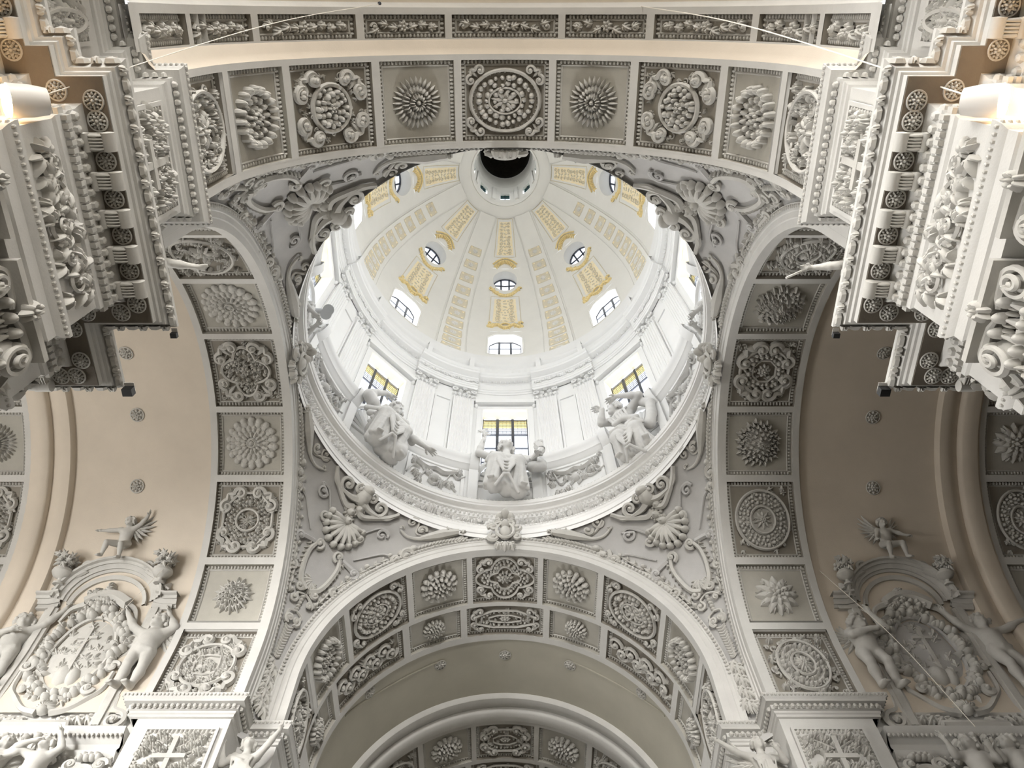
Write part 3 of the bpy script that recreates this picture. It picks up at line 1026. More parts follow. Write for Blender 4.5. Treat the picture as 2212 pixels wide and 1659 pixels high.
# small plaster rosettes on the three vaults
VR = MB()
rosette(VR, (0, 0), [(0.07, 0.11, 8, 0.05, 0.0, 0.07), (0.02, 0.09, 6, 0.04, 0.03, 0.1)], 0.04, 0.12)
ringline(VR, shape('o', 0.18, 0.18, 20), 0.02, 0.02)
VRM = VR.map(lambda V: V * np.array([1, 1, -1])).mesh('vault_rosette', RELIEF)
names = {1: 'left transept', 3: 'right transept', 0: 'chancel'}
for k in (1, 3, 0):
    ph = (-37, -16, 5, 26, 47) if k else (-52, -23.7, 0, 23.9, 52.5)
    if k == 1:
        ph = (-37, -15.5, 5.8, -14.3 + 0, 14.3, 36.3)
        ph = (5.8 - 41.4, -14.6, -5.8, 14.3, 36.3)
        ph = (-26, -5.8, 14.3, 36.3)
    if k == 3:
        ph = (26, 5.8, -15.0, -36.8)
    for i, p in enumerate(ph):
        v = 10.05 if k else (10.1 if abs(p) < 40 else 9.65)
        o = obj('vault_rosette', VRM, None, None, M_arch(k) @ Matrix.Rotation(math.radians(p), 4, 'Y') @ Matrix.Translation((0, v, 5.12)))
        tag(o, 'small round plaster rosette, %s along the %s vault' % (('first', 'second', 'third', 'fourth', 'fifth')[i], names[k]), 'rosette', 'rosettes on the %s vault' % names[k])

# ------------------------------------------------------------------ pendentives
RS = math.hypot(A, 5.47)


def pend_map(az0):
    """(u, v, h) on the pendentive sphere around azimuth az0 (degrees from the far side, positive right)"""
    def fn(V):
        el = V[:, 1] / 8.0
        az = math.radians(az0) + V[:, 0] / (8.0 * np.cos(el))
        rr = RS - V[:, 2]
        return np.stack([rr * np.cos(el) * np.sin(az), Y0 + rr * np.cos(el) * np.cos(az), H0 + rr * np.sin(el)], -1)
    return fn


rng2 = random.Random(77)


def strip_ornaments(flip):
    """ornaments of one pendentive as separate parts; flip mirrors them"""
    parts = []

    def new(nm):
        b = MB()
        parts.append((nm, b))
        return b
    b = new('shell')
    c = (0.02, 4.93)
    n = 11
    for i in range(n):
        a = math.radians(-90 + (i - (n - 1) / 2) * 19)
        L = 0.76 - 0.035 * abs(i - 5)
        petal(b, c, a, L, 0.125, 0.02, 0.20, lift=0.12, blunt=0.9)
        blob(b, (c[0] + L * .95 * math.cos(a), c[1] + L * .95 * math.sin(a), 0.04), (0.115, 0.115, 0.20), nu=8)
    spiral(b, (-0.66, 4.72), 0.17, 1.2, 0, -1, 0.06, 0.08, n=18)
    spiral(b, (0.58, 4.78), 0.17, 1.2, math.pi, 1, 0.06, 0.08, n=18)
    b = new('flower_knot')
    for (x, y) in ((0, 5.02), (-0.07, 5.28), (0.12, 5.5)):
        blob(b, (x, y, 0.06), (0.14, 0.13, 0.2), nu=10)
        rosette(b, (x, y), [(0.1, 0.13, 8, 0.06, 0.04, 0.16)], 0.08, 0.3)
    b = new('ribbon_clasp')
    for sg in (-1, 1):
        ribbon(b, [(sg * 0.08, 5.45), (sg * 0.3, 5.36), (sg * 0.62, 5.52), (sg * 0.98, 5.75), (sg * 1.22, 6.0)], 0.10, 0.07, 0.12)
        spiral(b, (sg * 0.62, 5.86), 0.24, 1.3, -math.pi / 2, sg, 0.075, 0.12, lead=[(sg * 1.2, 6.02), (sg * 1.0, 5.70)])
        ribbon(b, [(sg * 0.1, 5.7), (sg * 0.34, 5.62), (sg * 0.72, 5.62)], 0.13, 0.05, 0.16)
        spiral(b, (sg * 0.24, 5.96), 0.15, 1.2, math.pi / 2, -sg, 0.06, 0.2)
    blob(b, (0, 5.86, 0.1), (0.26, 0.30, 0.30), nu=10)
    blob(b, (0, 6.08, 0.2), (0.2, 0.16, 0.26), nu=10)
    for sg in (-1, 1):
        b = new('scroll')
        spiral(b, (sg * 1.12, 5.22), 0.19, 1.2, -math.pi / 2 if 0 else 0.0, sg, 0.05, 0.05, lead=[(sg * 0.5, 4.8), (sg * 0.7, 5.08), (sg * 0.98, 5.38), (sg * 1.25, 5.38)])
        b = new('scroll')
        spiral(b, (sg * 1.66, 4.58), 0.20, 1.1, math.pi / 2, -sg, 0.045, 0.04, lead=[(sg * 0.78, 4.15), (sg * 1.1, 4.45), (sg * 1.42, 4.72)])
        b = new('scroll')
        ribbon(b, [(sg * 0.5, 3.95), (sg * 0.9, 3.85), (sg * 1.06, 3.66), (sg * 0.95, 3.62)], 0.07, 0.09, 0.06)
        spiral(b, (sg * 0.96, 3.78), 0.16, 1.1, -1.5, sg, 0.07, 0.08)
        b = new('horn')
        P = crom([(sg * 1.5, 5.62), (sg * 1.78, 5.52), (sg * 2.1, 5.57), (sg * 2.4, 5.76), (sg * 2.75, 5.96), (sg * 3.1, 6.12)], 6)
        tube(b, np.column_stack([P, np.full(len(P), 0.08)]), np.interp(np.linspace(0, 1, len(P)), [0, .4, .75, 1], [0.03, 0.06, 0.19, 0.11]), 7)
        spiral(b, (sg * 2.08, 5.86), 0.14, 1.2, 0, sg, 0.055, 0.08)
        spiral(b, (sg * 1.5, 5.7), 0.08, 1.0, 0, sg, 0.03, 0.05)
        for q in range(5):
            leaf(b, (sg * (2.7 + .12 * q), 5.98 + .06 * q), 1.2 + q, 0.22, 0.16, 0.18, 3)
        b = new('braid')
        P0 = crom([(sg * 2.2, 5.25), (sg * 2.6, 5.58), (sg * 3.0, 5.80), (sg * 3.4, 5.93)], 5)
        for q, p in enumerate(P0):
            blob(b, (p[0], p[1], 0.02), (0.12, 0.075, 0.16), 1.2 * sg + 0.0, nu=7)
        blob(b, (P0[0][0] - sg * .05, P0[0][1], 0.02), (0.13, 0.13, 0.2))
        b = new('bracket_scroll')
        ribbon(b, [(sg * 2.28, 5.2), (sg * 2.28, 4.95), (sg * 2.0, 4.72), (sg * 1.86, 4.62)], 0.07, 0.10, 0.1)
        spiral(b, (sg * 2.06, 4.98), 0.20, 1.2, 0.4, sg, 0.09, 0.1)
        spiral(b, (sg * 1.84, 4.74), 0.13, 1.1, -1.5, -sg, 0.07, 0.1)
        b = new('edge_scroll')
        ribbon(b, [(sg * 1.55, 4.30), (sg * 1.2, 3.9), (sg * 0.98, 3.5), (sg * 0.80, 3.1)], 0.05, 0.07, 0.06)
        spiral(b, (sg * 1.60, 4.16), 0.15, 1.2, 1.4, -sg, 0.07, 0.08)
        spiral(b, (sg * 0.72, 2.98), 0.13, 1.1, 1.6, sg, 0.06, 0.08)
        b = new('cartouche_scroll')
        ribbon(b, [(sg * 0.40, 3.98), (sg * 0.50, 3.65), (sg * 0.45, 3.2), (sg * 0.30, 2.8), (sg * 0.05, 2.62)], 0.06, 0.09, 0.08)
        for q in range(9):
            tt = q / 8
            leaf(b, (sg * (0.52 - 0.32 * tt ** 2), 3.86 - 1.15 * tt), (-.6 if sg > 0 else math.pi + .6), 0.17, 0.11, 0.11, 3)
        spiral(b, (sg * 0.34, 3.98), 0.16, 1.2, -1.5, -sg, 0.06, 0.08)
        spiral(b, (sg * 0.26, 2.62), 0.15, 1.2, math.pi / 2, sg, 0.06, 0.08)
        b = new('top_scroll')
        ribbon(b, [(sg * 3.3, 6.02), (sg * 2.95, 5.7), (sg * 2.5, 5.42), (sg * 2.2, 5.3)], 0.05, 0.07, 0.06)
        spiral(b, (sg * 1.72, 5.98), 0.19, 1.2, 0, sg, 0.045, 0.04, lead=[(sg * 2.75, 6.0), (sg * 2.45, 5.8), (sg * 2.0, 5.72)])
    for sg in (-1, 1):
        b = new('edge_leaves')
        for q in range(15):
            v = 2.3 + 0.20 * q
            el = v / 8.0
            ue = (math.pi / 4 - math.acos(5.8 / (8.03 * math.cos(el)))) * 8.0 * math.cos(el)
            leaf(b, (sg * (ue - .10), v), math.atan2(1.0, sg * (.25 + .05 * q)) + rng2.uniform(-.2, .2), 0.30, 0.17, 0.12, 3)
            if q % 3 == 0:
                blob(b, (sg * (ue - .12), v + .1, 0.02), (.08, .08, .12), nu=7)
    b = new('acanthus_spray')
    for q in range(7):
        leaf(b, (0.02 * (q % 2), 3.0 - q * 0.02), -math.pi / 2 + (q - 3) * 0.35, 0.36, 0.2, 0.12, 5)
    b = new('double_scroll')
    for sg in (-1, 1):
        spiral(b, (sg * 0.11, 1.66), 0.13, 1.3, -math.pi / 2, sg, 0.055, 0.08, lead=[(0, 1.95), (sg * 0.20, 1.84)])
        spiral(b, (sg * 0.26, 2.25), 0.12, 1.1, 0, sg, 0.05, 0.08, lead=[(sg * 0.02, 2.5), (sg * .2, 2.42)])
    for q in range(5):
        blob(b, (0.0, 2.42 - q * 0.1, 0.02), (0.07, 0.06, 0.10))
    b = new('fluted_stalk')
    for q in range(12):
        y = 1.46 - q * 0.085
        ribbon(b, [(-0.13 + q * .004, y + 0.03), (0, y - 0.03), (0.13 - q * .004, y + 0.03)], 0.032, 0.032, 0.05, n=3)
    b = new('leaf_cluster')
    for q in range(12):
        leaf(b, (0.03 * ((q % 3) - 1), 0.42 - 0.13 * q), -math.pi / 2 + ((q % 3) - 1) * 0.5, 0.42, 0.24, 0.13, 5)
    return parts


el_top = math.acos(min(1, 5.72 / RS))
PEND = {315: ('far left', 'pendentive'), 45: ('far right', 'pendentive'), 225: ('near left', 'pendentive'), 135: ('near right', 'pendentive')}
PEND_LAB = {315: 'pale grey pendentive below left of the dome, with shell, scrolls and ribbon clasp',
            45: 'pale grey pendentive below right of the dome, with shell and leafy scrolls',
            225: 'foreshortened pendentive above left of the dome under the near arch',
            135: 'foreshortened pendentive above right of the dome under the near arch'}
pend_cache = {}
for az0 in (315, 45, 225, 135):
    t = thing('pendentive', PEND_LAB[az0], 'pendentive', (0, Y0, H0))
    mb = MB()
    ne, na = 40, 40
    els = np.linspace(-0.24, el_top, ne)
    P = np.zeros((ne, na, 3))
    for i, e in enumerate(els):
        x = 5.80 / (RS * math.cos(max(e, 0)))
        lo = math.acos(min(1, x)) - 0.012
        lo = max(lo, 0.0)
        az = np.linspace(lo, math.pi / 2 - lo, na) + math.radians(az0 - 45)
        rr = RS * math.cos(max(e, 0))
        P[i, :, 0] = rr * np.sin(az)
        P[i, :, 1] = Y0 + rr * np.cos(az)
        P[i, :, 2] = H0 + (RS * math.sin(e) if e > 0 else RS * e)
    mb.grid(P)
    obj('curved_surface', mb, GREY, t)
    fn = pend_map(az0)
    for nm, b in strip_ornaments(0):
        obj(nm, b.map(fn), RELIEF if nm != 'scroll' else GREY, t)

# ------------------------------------------------------------------ ring cornice at the foot of the drum
ring = thing('ring_cornice', 'richly carved round cornice ring at the foot of the dome drum', 'cornice', (0, Y0, 20))
mb = MB()
RP = [(5.73, 19.30), (5.72, 19.45), (5.90, 19.80), (5.90, 19.98), (5.97, 20.01), (5.97, 20.09), (5.95, 20.12), (5.99, 20.15), (5.99, 20.23), (5.97, 20.26), (6.05, 20.30), (6.05, 20.38), (6.02, 20.41), (6.24, 20.45),
      (6.24, 20.90), (6.14, 20.94), (6.14, 21.12), (6.06, 21.15), (6.05, 21.26), (5.91, 21.29), (5.91, 21.37), (5.88, 21.39), (5.86, 21.54), (6.0, 21.6), (6.8, 21.62), (6.8, 21.6)]
lathe(mb, RP, 192)
obj('mouldings', mb, BRIGHT, ring)


def ringmap(az, rho, z):
    a0 = math.radians(az)

    def fn(V):
        a = a0 + V[:, 0] / rho
        rr = rho - V[:, 2]
        return np.stack([rr * np.sin(a), Y0 + rr * np.cos(a), z + V[:, 1]], -1)
    return fn


def ringrow(rho, z, n, rx, ry, rh, az0=0):
    mb = MB()
    for i in range(n):
        s_ = MB()
        blob(s_, (0, 0, 0), (rx, ry, rh), nu=6, nv=2)
        mb.join(s_, ringmap(az0 + 360 * i / n, rho, z))
    return mb


obj('dentil_row', ringrow(6.13, 21.03, 260, 0.045, 0.06, 0.08), BRIGHT, ring, stuff=True)
obj('bead_row', ringrow(5.90, 21.57, 300, 0.035, 0.04, 0.05), BRIGHT, ring, stuff=True)
obj('leaf_row', ringrow(6.02, 20.34, 230, 0.05, 0.045, 0.05), BRIGHT, ring, stuff=True)
rng = random.Random(4)
for seg in range(16):
    b = MB()
    L = 2 * math.pi * 6.24 / 16
    for k in range(9):
        x = -L / 2 + (k + 0.5) * L / 9
        q = abs(k - 4)
        if q == 0:
            rosette(b, (x, 0), [(0.06, 0.12, 8, 0.06, 0.04, 0.14), (0.02, 0.1, 6, 0.05, 0.08, 0.18)], 0.05, 0.2)
            for f in range(6):
                blob(b, (x + rng.uniform(-.16, .16), rng.uniform(-.14, .14), 0), (0.07, 0.07, 0.15), nu=6, nv=2)
        elif q % 2:
            spiral(b, (x, 0.03 * (1 if k % 4 < 2 else -1)), 0.14, 1.2, 0, 1 if k < 4 else -1, 0.045, 0.05, n=16, ns=4)
            leaf(b, (x, 0.1), rng.uniform(0, 6), 0.18, 0.12, 0.12, 3)
        else:
            for f in range(3):
                leaf(b, (x + rng.uniform(-.1, .1), rng.uniform(-.1, .1)), rng.uniform(0, 6.3), 0.22, 0.15, 0.12, 5)
    obj('frieze_garland', b.map(lambda V: V * np.array([1, 1.1, 2.0])).map(ringmap(seg * 22.5, 6.24, 20.68)), BRIGHT, ring)

# cartouches on the crown of each arch, lapping over the ring
KEY = MB()
blob(KEY, (0, 0, 0.05), (0.20, 0.30, 0.24), nu=12)
blob(KEY, (0, 0.30, 0.10), (0.15, 0.16, 0.26), nu=10)
for sg in (-1, 1):
    spiral(KEY, (sg * 0.36, 0.22), 0.17, 1.3, math.pi, sg, 0.07, 0.12, lead=[(sg * .05, .5), (sg * .25, .48)])
    spiral(KEY, (sg * 0.34, -0.24), 0.16, 1.3, math.pi, -sg, 0.07, 0.10, lead=[(sg * .42, .05)])
    leaf(KEY, (sg * 0.12, 0.5), math.pi / 2 - sg * 0.5, 0.36, 0.24, 0.2, 5)
    leaf(KEY, (sg * 0.12, -0.42), -math.pi / 2 + sg * 0.4, 0.36, 0.22, 0.16, 5)
    blob(KEY, (sg * .18, .78, .1), (0.13, 0.13, 0.2))
ringline(KEY, shape('o', 0.26, 0.36, 24), 0.05, 0.2)
blob(KEY, (0, 0.85, 0.12), (0.16, 0.16, 0.28))
leaf(KEY, (0, -0.4), -math.pi / 2, 0.42, 0.3, 0.18, 5)
KEYM = KEY.map(lambda V: np.stack([V[:, 0], -V[:, 2], V[:, 1]], -1)).mesh('keystone_cartouche', RELIEF)
for k, lab in ((0, 'carved mask cartouche on the crown of the chancel arch below the dome'), (1, 'carved cartouche at the left side of the dome ring'),
               (2, 'carved cartouche hanging over the dark lantern eye at the top'), (3, 'carved cartouche at the right side of the dome ring')):
    o = obj('keystone_cartouche', KEYM, None, None, M_arch(k) @ Matrix.Translation((0, 5.72, 5.55)))
    tag(o, lab, 'cartouche')

# ------------------------------------------------------------------ drum
def arcrow(az0, az1, prof, n=None):
    mb = MB()
    lathe(mb, prof, n or max(3, int(abs(az1 - az0) / 1.5)), az0, az1)
    return mb


WAZ = 7.8
drum = MB()
for k in range(8):
    c = 45 * k
    drum.join(arcrow(c + WAZ, c + 45 - WAZ, [(7.1, 21.6), (7.1, 25.0), (7.1, 30.35), (7.1, 33.0)]))
    drum.join(arcrow(c - WAZ, c + WAZ, [(7.1, 21.6), (7.1, 25.0), (7.62, 25.0)]))
    drum.join(arcrow(c - WAZ, c + WAZ, [(7.62, 30.30), (7.1, 30.35), (7.1, 33.0)]))
    for sg in (-1, 1):
        drum.join(arcrow(c + sg * WAZ, c + sg * WAZ + 0.001, [(7.1, 25.0), (7.1, 30.35)], 1))
        P = np.array([[azp(c + sg * WAZ, 7.1, z), azp(c + sg * (WAZ - .4), 7.62, z)] for z in (25.0, 27.5, 30.35)], float)
        drum.grid(P)
drum.join(arcrow(0, 360, [(7.1, 33.0), (7.1, 36.4)], 128))
structure('wall_drum', drum, DRUM, 'bright white round drum wall under the dome', 'wall')

# entablature of the drum with projecting breaks over the pilaster pairs
t = thing('drum_entablature', 'white ring entablature between the drum windows and the dome, breaking forward over pilaster pairs', 'cornice', (0, Y0, 33))


def ent_prof(p):
    b = 7.1 - p
    return [(7.1, 31.95), (b, 31.95), (b, 32.12), (b - .03, 32.14), (b - .03, 32.28), (b - .06, 32.3), (b - .06, 32.36), (b, 32.4), (b, 32.92), (b - .05, 32.96), (b - .05, 33.08),
            (b - .14, 33.12), (b - .27, 33.2), (b - .28, 33.36), (b - .33, 33.4), (b - .36, 33.55), (b - .34, 33.58), (7.1, 33.66), (7.1, 33.9)]


mb = MB()
lathe(mb, ent_prof(0.03), 192)
obj('cornice_ring', mb, DRUM, t)
for k in range(8):
    c = 45 * k + 22.5
    mb = arcrow(c - 12.2, c + 12.2, ent_prof(0.2), 16)
    for sg in (-1, 1):
        pr = ent_prof(0.2)
        P = np.array([[azp(c + sg * 12.2, r_, z), azp(c + sg * 12.2, 7.1, z)] for r_, z in pr], float)
        mb.grid(P)
    obj('cornice_break', mb, DRUM, t)
    b = MB()
    for q in range(11):
        x = -1.3 + q * 0.26
        leaf(b, (x, rng.uniform(-.06, .06)), rng.uniform(0, 6.3), 0.22, 0.14, 0.09, 3)
        spiral(b, (x + .13, 0), 0.12, 1.2, 0, 1 if q % 2 else -1, 0.03, 0.03, n=14, ns=4)
    obj('frieze_garland', b.map(ringmap(c, 6.90, 32.66)), DRUM, t)
obj('dentil_row', ringrow(6.98, 33.03, 210, 0.05, 0.05, 0.1), DRUM, t, stuff=True)
mb = MB()
lathe(mb, [(7.1, 33.9), (7.02, 34.0), (7.02, 34.2), (7.1, 34.3), (7.1, 34.9), (7.0, 35.0), (6.96, 35.15), (7.0, 35.3), (7.2, 35.4), (7.2, 35.9), (7.12, 36.0), (7.1, 36.2), (7.16, 36.35), (7.45, 36.42)], 160)
obj('attic_mouldings', mb, DRUM, t)
for k in range(8):
    for sg in (-1, 1):
        c = 45 * k + 22.5 + sg * 9.0
        mb = arcrow(c - 1.0, c + 1.0, [(7.1, 33.6), (6.88, 33.62), (6.88, 34.3), (6.84, 35.0), (6.82, 35.3), (7.2, 35.42)], 3)
        obj('attic_bracket', mb, DRUM, t)

# pilasters (fluted shaft, capital) and the blank panels between them
PC = MB()
for i in range(5):
    leaf(PC, (-.36 + .18 * i, -0.32), math.pi / 2 + (i - 2) * -0.2, 0.34, 0.22, 0.13, 5)
for sg in (-1, 1):
    spiral(PC, (sg * 0.40, 0.20), 0.16, 1.3, math.pi / 2, -sg, 0.05, 0.10)
    leaf(PC, (sg * .1, 0.0), math.pi / 2 - sg * .6, 0.3, 0.2, 0.16, 5)
b = MB()
b.box((-0.52, 0.33, 0), (0.52, 0.42, 0.22))
PC.join(b)
rosette(PC, (0, 0.30), [(0.02, 0.09, 6, 0.04, 0.12, 0.22)], 0.04, 0.24)
SH = MB()
prof_u, prof_h = [-0.46, -0.46], [0.0, 0.12]
for i in range(7):
    x = -0.42 + i * 0.12
    prof_u += [x, x + .02, x + .06, x + .10]
    prof_h += [0.12, 0.10, 0.075, 0.10]
prof_u += [0.46, 0.46]
prof_h += [0.12, 0.0]
Pg = np.zeros((len(prof_u), 2, 3))
Pg[:, :, 0] = np.array(prof_u)[:, None]
Pg[:, :, 1] = (25.2 - 28.2, 31.1 - 28.2)
Pg[:, :, 2] = np.array(prof_h)[:, None]
SH.grid(Pg)
for nm, z0, z1, ww, hh in (('b', 24.9, 25.25, 0.54, 0.2),):
    b = MB()
    b.box((-ww, z0 - 28.2, 0), (ww, z1 - 28.2, hh))
    SH.join(b)
fl = lambda rho, z: (lambda V: np.stack([V[:, 0], rho - V[:, 2], z + V[:, 1]], -1))
SHM = SH.map(fl(7.08, 28.2)).mesh('shaft', DRUM)
PCM = PC.map(fl(7.08, 31.53)).mesh('capital', DRUM)
PN = MB()
b = MB()
for (x0, x1, y0_, y1_) in ((-.40, .40, 2.4, 2.5), (-.40, .40, -2.5, -2.4), (-.40, -.32, -2.4, 2.4), (.32, .40, -2.4, 2.4)):
    b.box((x0, y0_, 0), (x1, y1_, 0.06))
PN.join(b)
PNM = PN.map(fl(7.1, 28.2)).mesh('panel_frame', DRUM)
MZ = lambda az: Matrix.Translation((0, Y0, 0)) @ Matrix.Rotation(-math.radians(az), 4, 'Z')
ordn = {0: 'far', 45: 'far right', 90: 'right', 135: 'near right', 180: 'near', 225: 'near left', 270: 'left', 315: 'far left'}
for k in range(8):
    for sg in (-1, 1):
        az = 45 * k + 22.5 + sg * 7.35
        side = 'right' if sg < 0 else 'left'
        nearwin = ordn[(45 * k + (0 if sg < 0 else 45)) % 360]
        o = thing('drum_pilaster', 'white fluted pilaster with leafy capital on the %s flank of the %s drum window' % (side, nearwin), 'pilaster', (0, Y0, 28.2), 'pilasters of the drum')
        obj('shaft', SHM, None, o, MZ(az))
        obj('capital', PCM, None, o, MZ(az))
    o = obj('wall_panel_frame', PNM, None, None, MZ(45 * k + 22.5))
    tag(o, 'flat white framed panel between the drum pilasters, clockwise of the %s window' % ordn[45 * k], 'panel', 'blank panels of the drum')

# drum windows: casing, iron bars, panes in three columns
FRM = MB()
for (x0, x1, y0_, y1_) in ((-1.22, -0.96, -2.7, 2.715), (0.96, 1.22, -2.7, 2.715), (-1.22, 1.22, 2.72, 2.98), (-1.38, 1.38, 3.25, 3.38), (-1.30, 1.30, 3.10, 3.25), (-1.3, 1.3, -2.95, -2.7)):
    b = MB()
    b.box((x0, y0_, -0.02), (x1, y1_, 0.10 if abs(y1_) < 3.2 else 0.26))
    FRM.join(b)
for sg in (-1, 1):
    blob(FRM, (sg * 1.28, 3.02, 0.05), (0.10, 0.16, 0.16), full=True)
FRMM = FRM.map(fl(7.06, 27.6)).mesh('casing', DRUM)
BARS = MB()
for x in (-0.97, -0.33, 0.33, 0.97):
    b = MB()
    wv = 0.06 if abs(x) < .5 else 0.04
    b.box((x - wv, 25.0 - 27.6, 0), (x + wv, 30.3 - 27.6, 0.07))
    BARS.join(b)
for z in (25.6, 26.7, 27.8, 28.9, 30.26):
    b = MB()
    b.box((-1.0, z - 27.6 - .022, 0.01), (1.0, z - 27.6 + .022, 0.06))
    BARS.join(b)
BARM = BARS.map(fl(7.52, 27.6)).mesh('iron_bars', IRON)


def pane_mesh(x0, x1, z0, z1, mat, nm):
    b = MB()
    b.box((x0, z0, 0), (x1, z1, 0.012))
    return b.map(fl(7.51, 0)).mesh(nm, mat)


LEAD = MB()
for z in np.arange(29.0, 30.25, 0.14):
    b = MB()
    b.box((-0.95, z - .008, 0), (0.95, z + .008, 0.02))
    LEAD.join(b)
for x in np.arange(-.9, .95, 0.16):
    b = MB()
    b.box((x - .006, 29.0, 0), (x + .006, 30.2, 0.02))
    LEAD.join(b)
LEADM = LEAD.map(fl(7.5, 0)).mesh('lead_lattice', IRON)
zs = [25.05, 25.6, 26.7, 27.8, 28.9, 29.55, 30.24]
xs = [-0.95, -0.33, 0.33, 0.95]
PANES = []
for i in range(3):
    for j in range(6):
        mat = GL_AMBER if j >= 5 else GL_CLEAR
        PANES.append((pane_mesh(xs[i] + .02, xs[i + 1] - .02, zs[j] + .015, zs[j + 1] - .015, mat, 'amber_pane' if j >= 5 else 'pane'), j))
for k in range(8):
    az = 45 * k
    o = obj('window_%d' % (k + 1), FRMM, None, None, MZ(az))
    tag(o, 'tall drum window with iron bars and amber top panes, on the %s side' % ordn[az], 'window', kind='structure')
    obj('iron_bars', BARM, None, o, MZ(az))
    if az in (0, 45, 315, 90, 270):
        for pm, j in PANES:
            obj('amber_pane' if j >= 5 else 'pane', pm, None, o, MZ(az))
        obj('lead_lattice', LEADM, None, o, MZ(az), stuff=True)

# parapet pedestals with reliefs between the statues, and the arched niches behind the statues
PED = MB()
PED.join(arcrow(-14.0, 14.0, [(7.1, 21.6), (6.42, 21.6), (6.42, 21.95), (6.5, 22.0), (6.5, 24.25), (6.42, 24.3), (6.38, 24.42), (6.32, 24.46), (6.26, 24.7), (6.22, 24.74), (6.2, 24.95), (7.1, 25.0)], 20))
for sg in (-1, 1):
    pr = [(7.1, 21.6), (6.42, 21.6), (6.42, 21.95), (6.5, 22.0), (6.5, 24.25), (6.42, 24.3), (6.38, 24.42), (6.32, 24.46), (6.26, 24.7), (6.22, 24.74), (6.2, 24.95), (7.1, 25.0)]
    PED.grid(np.array([[azp(sg * 14.0, r_, z) - Vector((0, 0, 0)), azp(sg * 14.0, 7.1, z)] for r_, z in pr], float))
for sg in (-1, 1):
    PED.join(arcrow(sg * 12.2 - 1.5, sg * 12.2 + 1.5, [(6.5, 22.0), (6.38, 22.02), (6.38, 24.2), (6.28, 24.3), (6.18, 24.5), (6.12, 24.7), (6.1, 24.98), (6.5, 25.02)], 4))
for z in (22.35, 24.1):
    PED.join(arcrow(-9.2, 9.2, [(6.5, z - .06), (6.45, z - .05), (6.45, z + .05), (6.5, z + .06)], 12))
for sg in (-1, 1):
    PED.join(arcrow(sg * 9.0 - .5, sg * 9.0 + .5, [(6.5, 22.35), (6.45, 22.36), (6.45, 24.1), (6.5, 24.12)], 2))
PEDM = PED.map(lambda V: V - np.array([0, Y0, 0])).mesh('parapet_pedestal', DRUM)
REL = []
for sd in (0, 1):
    rg = random.Random(20 + sd)
    b = MB()
    for q in range(7):
        x = -0.75 + 0.25 * q
        ribbon(b, [(x - .2, rg.uniform(-.5, .5)), (x, rg.uniform(-.4, .4)), (x + .25, rg.uniform(-.5, .5))], 0.035, 0.02, 0.03)
    for sg in (-1, 1):
        for q in range(5):
            leaf(b, (sg * 0.75 + rg.uniform(-.1, .1), 0.45 + rg.uniform(-.1, .1)), rg.uniform(0, 6.3), 0.2, 0.14, 0.09, 3)
            leaf(b, (sg * (0.15 + .13 * q), rg.uniform(-.5, .1)), rg.uniform(0, 6.3), 0.3, 0.16, 0.09, 5)
    ribbon(b, [(-.7, .45), (-.3, .28), (0, .38), (.3, .28), (.7, .45)], 0.06, 0.06, 0.04)
    blob(b, (0, -0.08, 0), (0.2, 0.13, 0.12))
    REL.append(b.map(lambda V: np.stack([(6.5 - 2 * V[:, 2]) * np.sin(V[:, 0] * 1.1 / 6.5), (6.5 - 2 * V[:, 2]) * np.cos(V[:, 0] * 1.1 / 6.5), 23.22 + V[:, 1] * 1.25], -1)).mesh('trophy_relief', STATUE))
NI = MB()
for i in range(13):      # scalloped hood
    a = math.pi * i / 12
    ribbon(NI, [(0, 24.0 - 23.6), (0.55 * math.cos(a), 0.4 + 0.85 * math.sin(a)), (0.98 * math.cos(a), 0.4 + 1.45 * math.sin(a))], 0.05, 0.14, 0.02, n=3)
tt = np.linspace(0, np.pi, 25)
tube(NI, np.stack([1.05 * np.cos(tt), 0.4 + 1.55 * np.sin(tt), np.full_like(tt, 0.22)], -1), 0.10, 6)
tube(NI, np.stack([1.16 * np.cos(tt), 0.4 + 1.68 * np.sin(tt), np.full_like(tt, 0.14)], -1), 0.08, 6)
for sg in (-1, 1):
    b = MB()
    b.box((sg * 1.1 - .12, -1.98, 0), (sg * 1.1 + .12, 0.42, 0.3))
    NI.join(b)
b = MB()
b.box((-1.2, -1.98, -0.02), (1.2, 0.4, 0.0))
NI.join(b)
NIM = NI.map(lambda V: np.stack([V[:, 0], 6.85 - V[:, 2], 23.6 + V[:, 1]], -1)).mesh('niche', DRUM)
for k in range(8):
    az = 45 * k + 22.5
    o = obj('parapet_pedestal', PEDM, None, None, MZ(az))
    tag(o, 'white parapet with a carved trophy panel, next clockwise after the %s drum statue' % ordn[45 * k], 'parapet', 'parapets around the drum')
    obj('trophy_relief', REL[k % 2], None, o, MZ(az))
    o = obj('statue_niche', NIM, None, None, MZ(45 * k))
    tag(o, 'white shell-headed niche behind the %s drum statue' % ordn[45 * k], 'niche', 'niches around the drum')

# ------------------------------------------------------------------ dome
SB, ZC, RB, RH = 2.6, 39.0, 7.45, 10.0
STOP = SB + 8.9 * math.acos(2.75 / RB)


def dome_p(s):
    s = np.asarray(s, float)
    th = np.clip((s - SB) / 8.9, 0, 1.5)
    return np.where(s < SB, RB, RB * np.cos(th)), np.where(s < SB, ZC - SB + s, ZC + RH * np.sin(th))


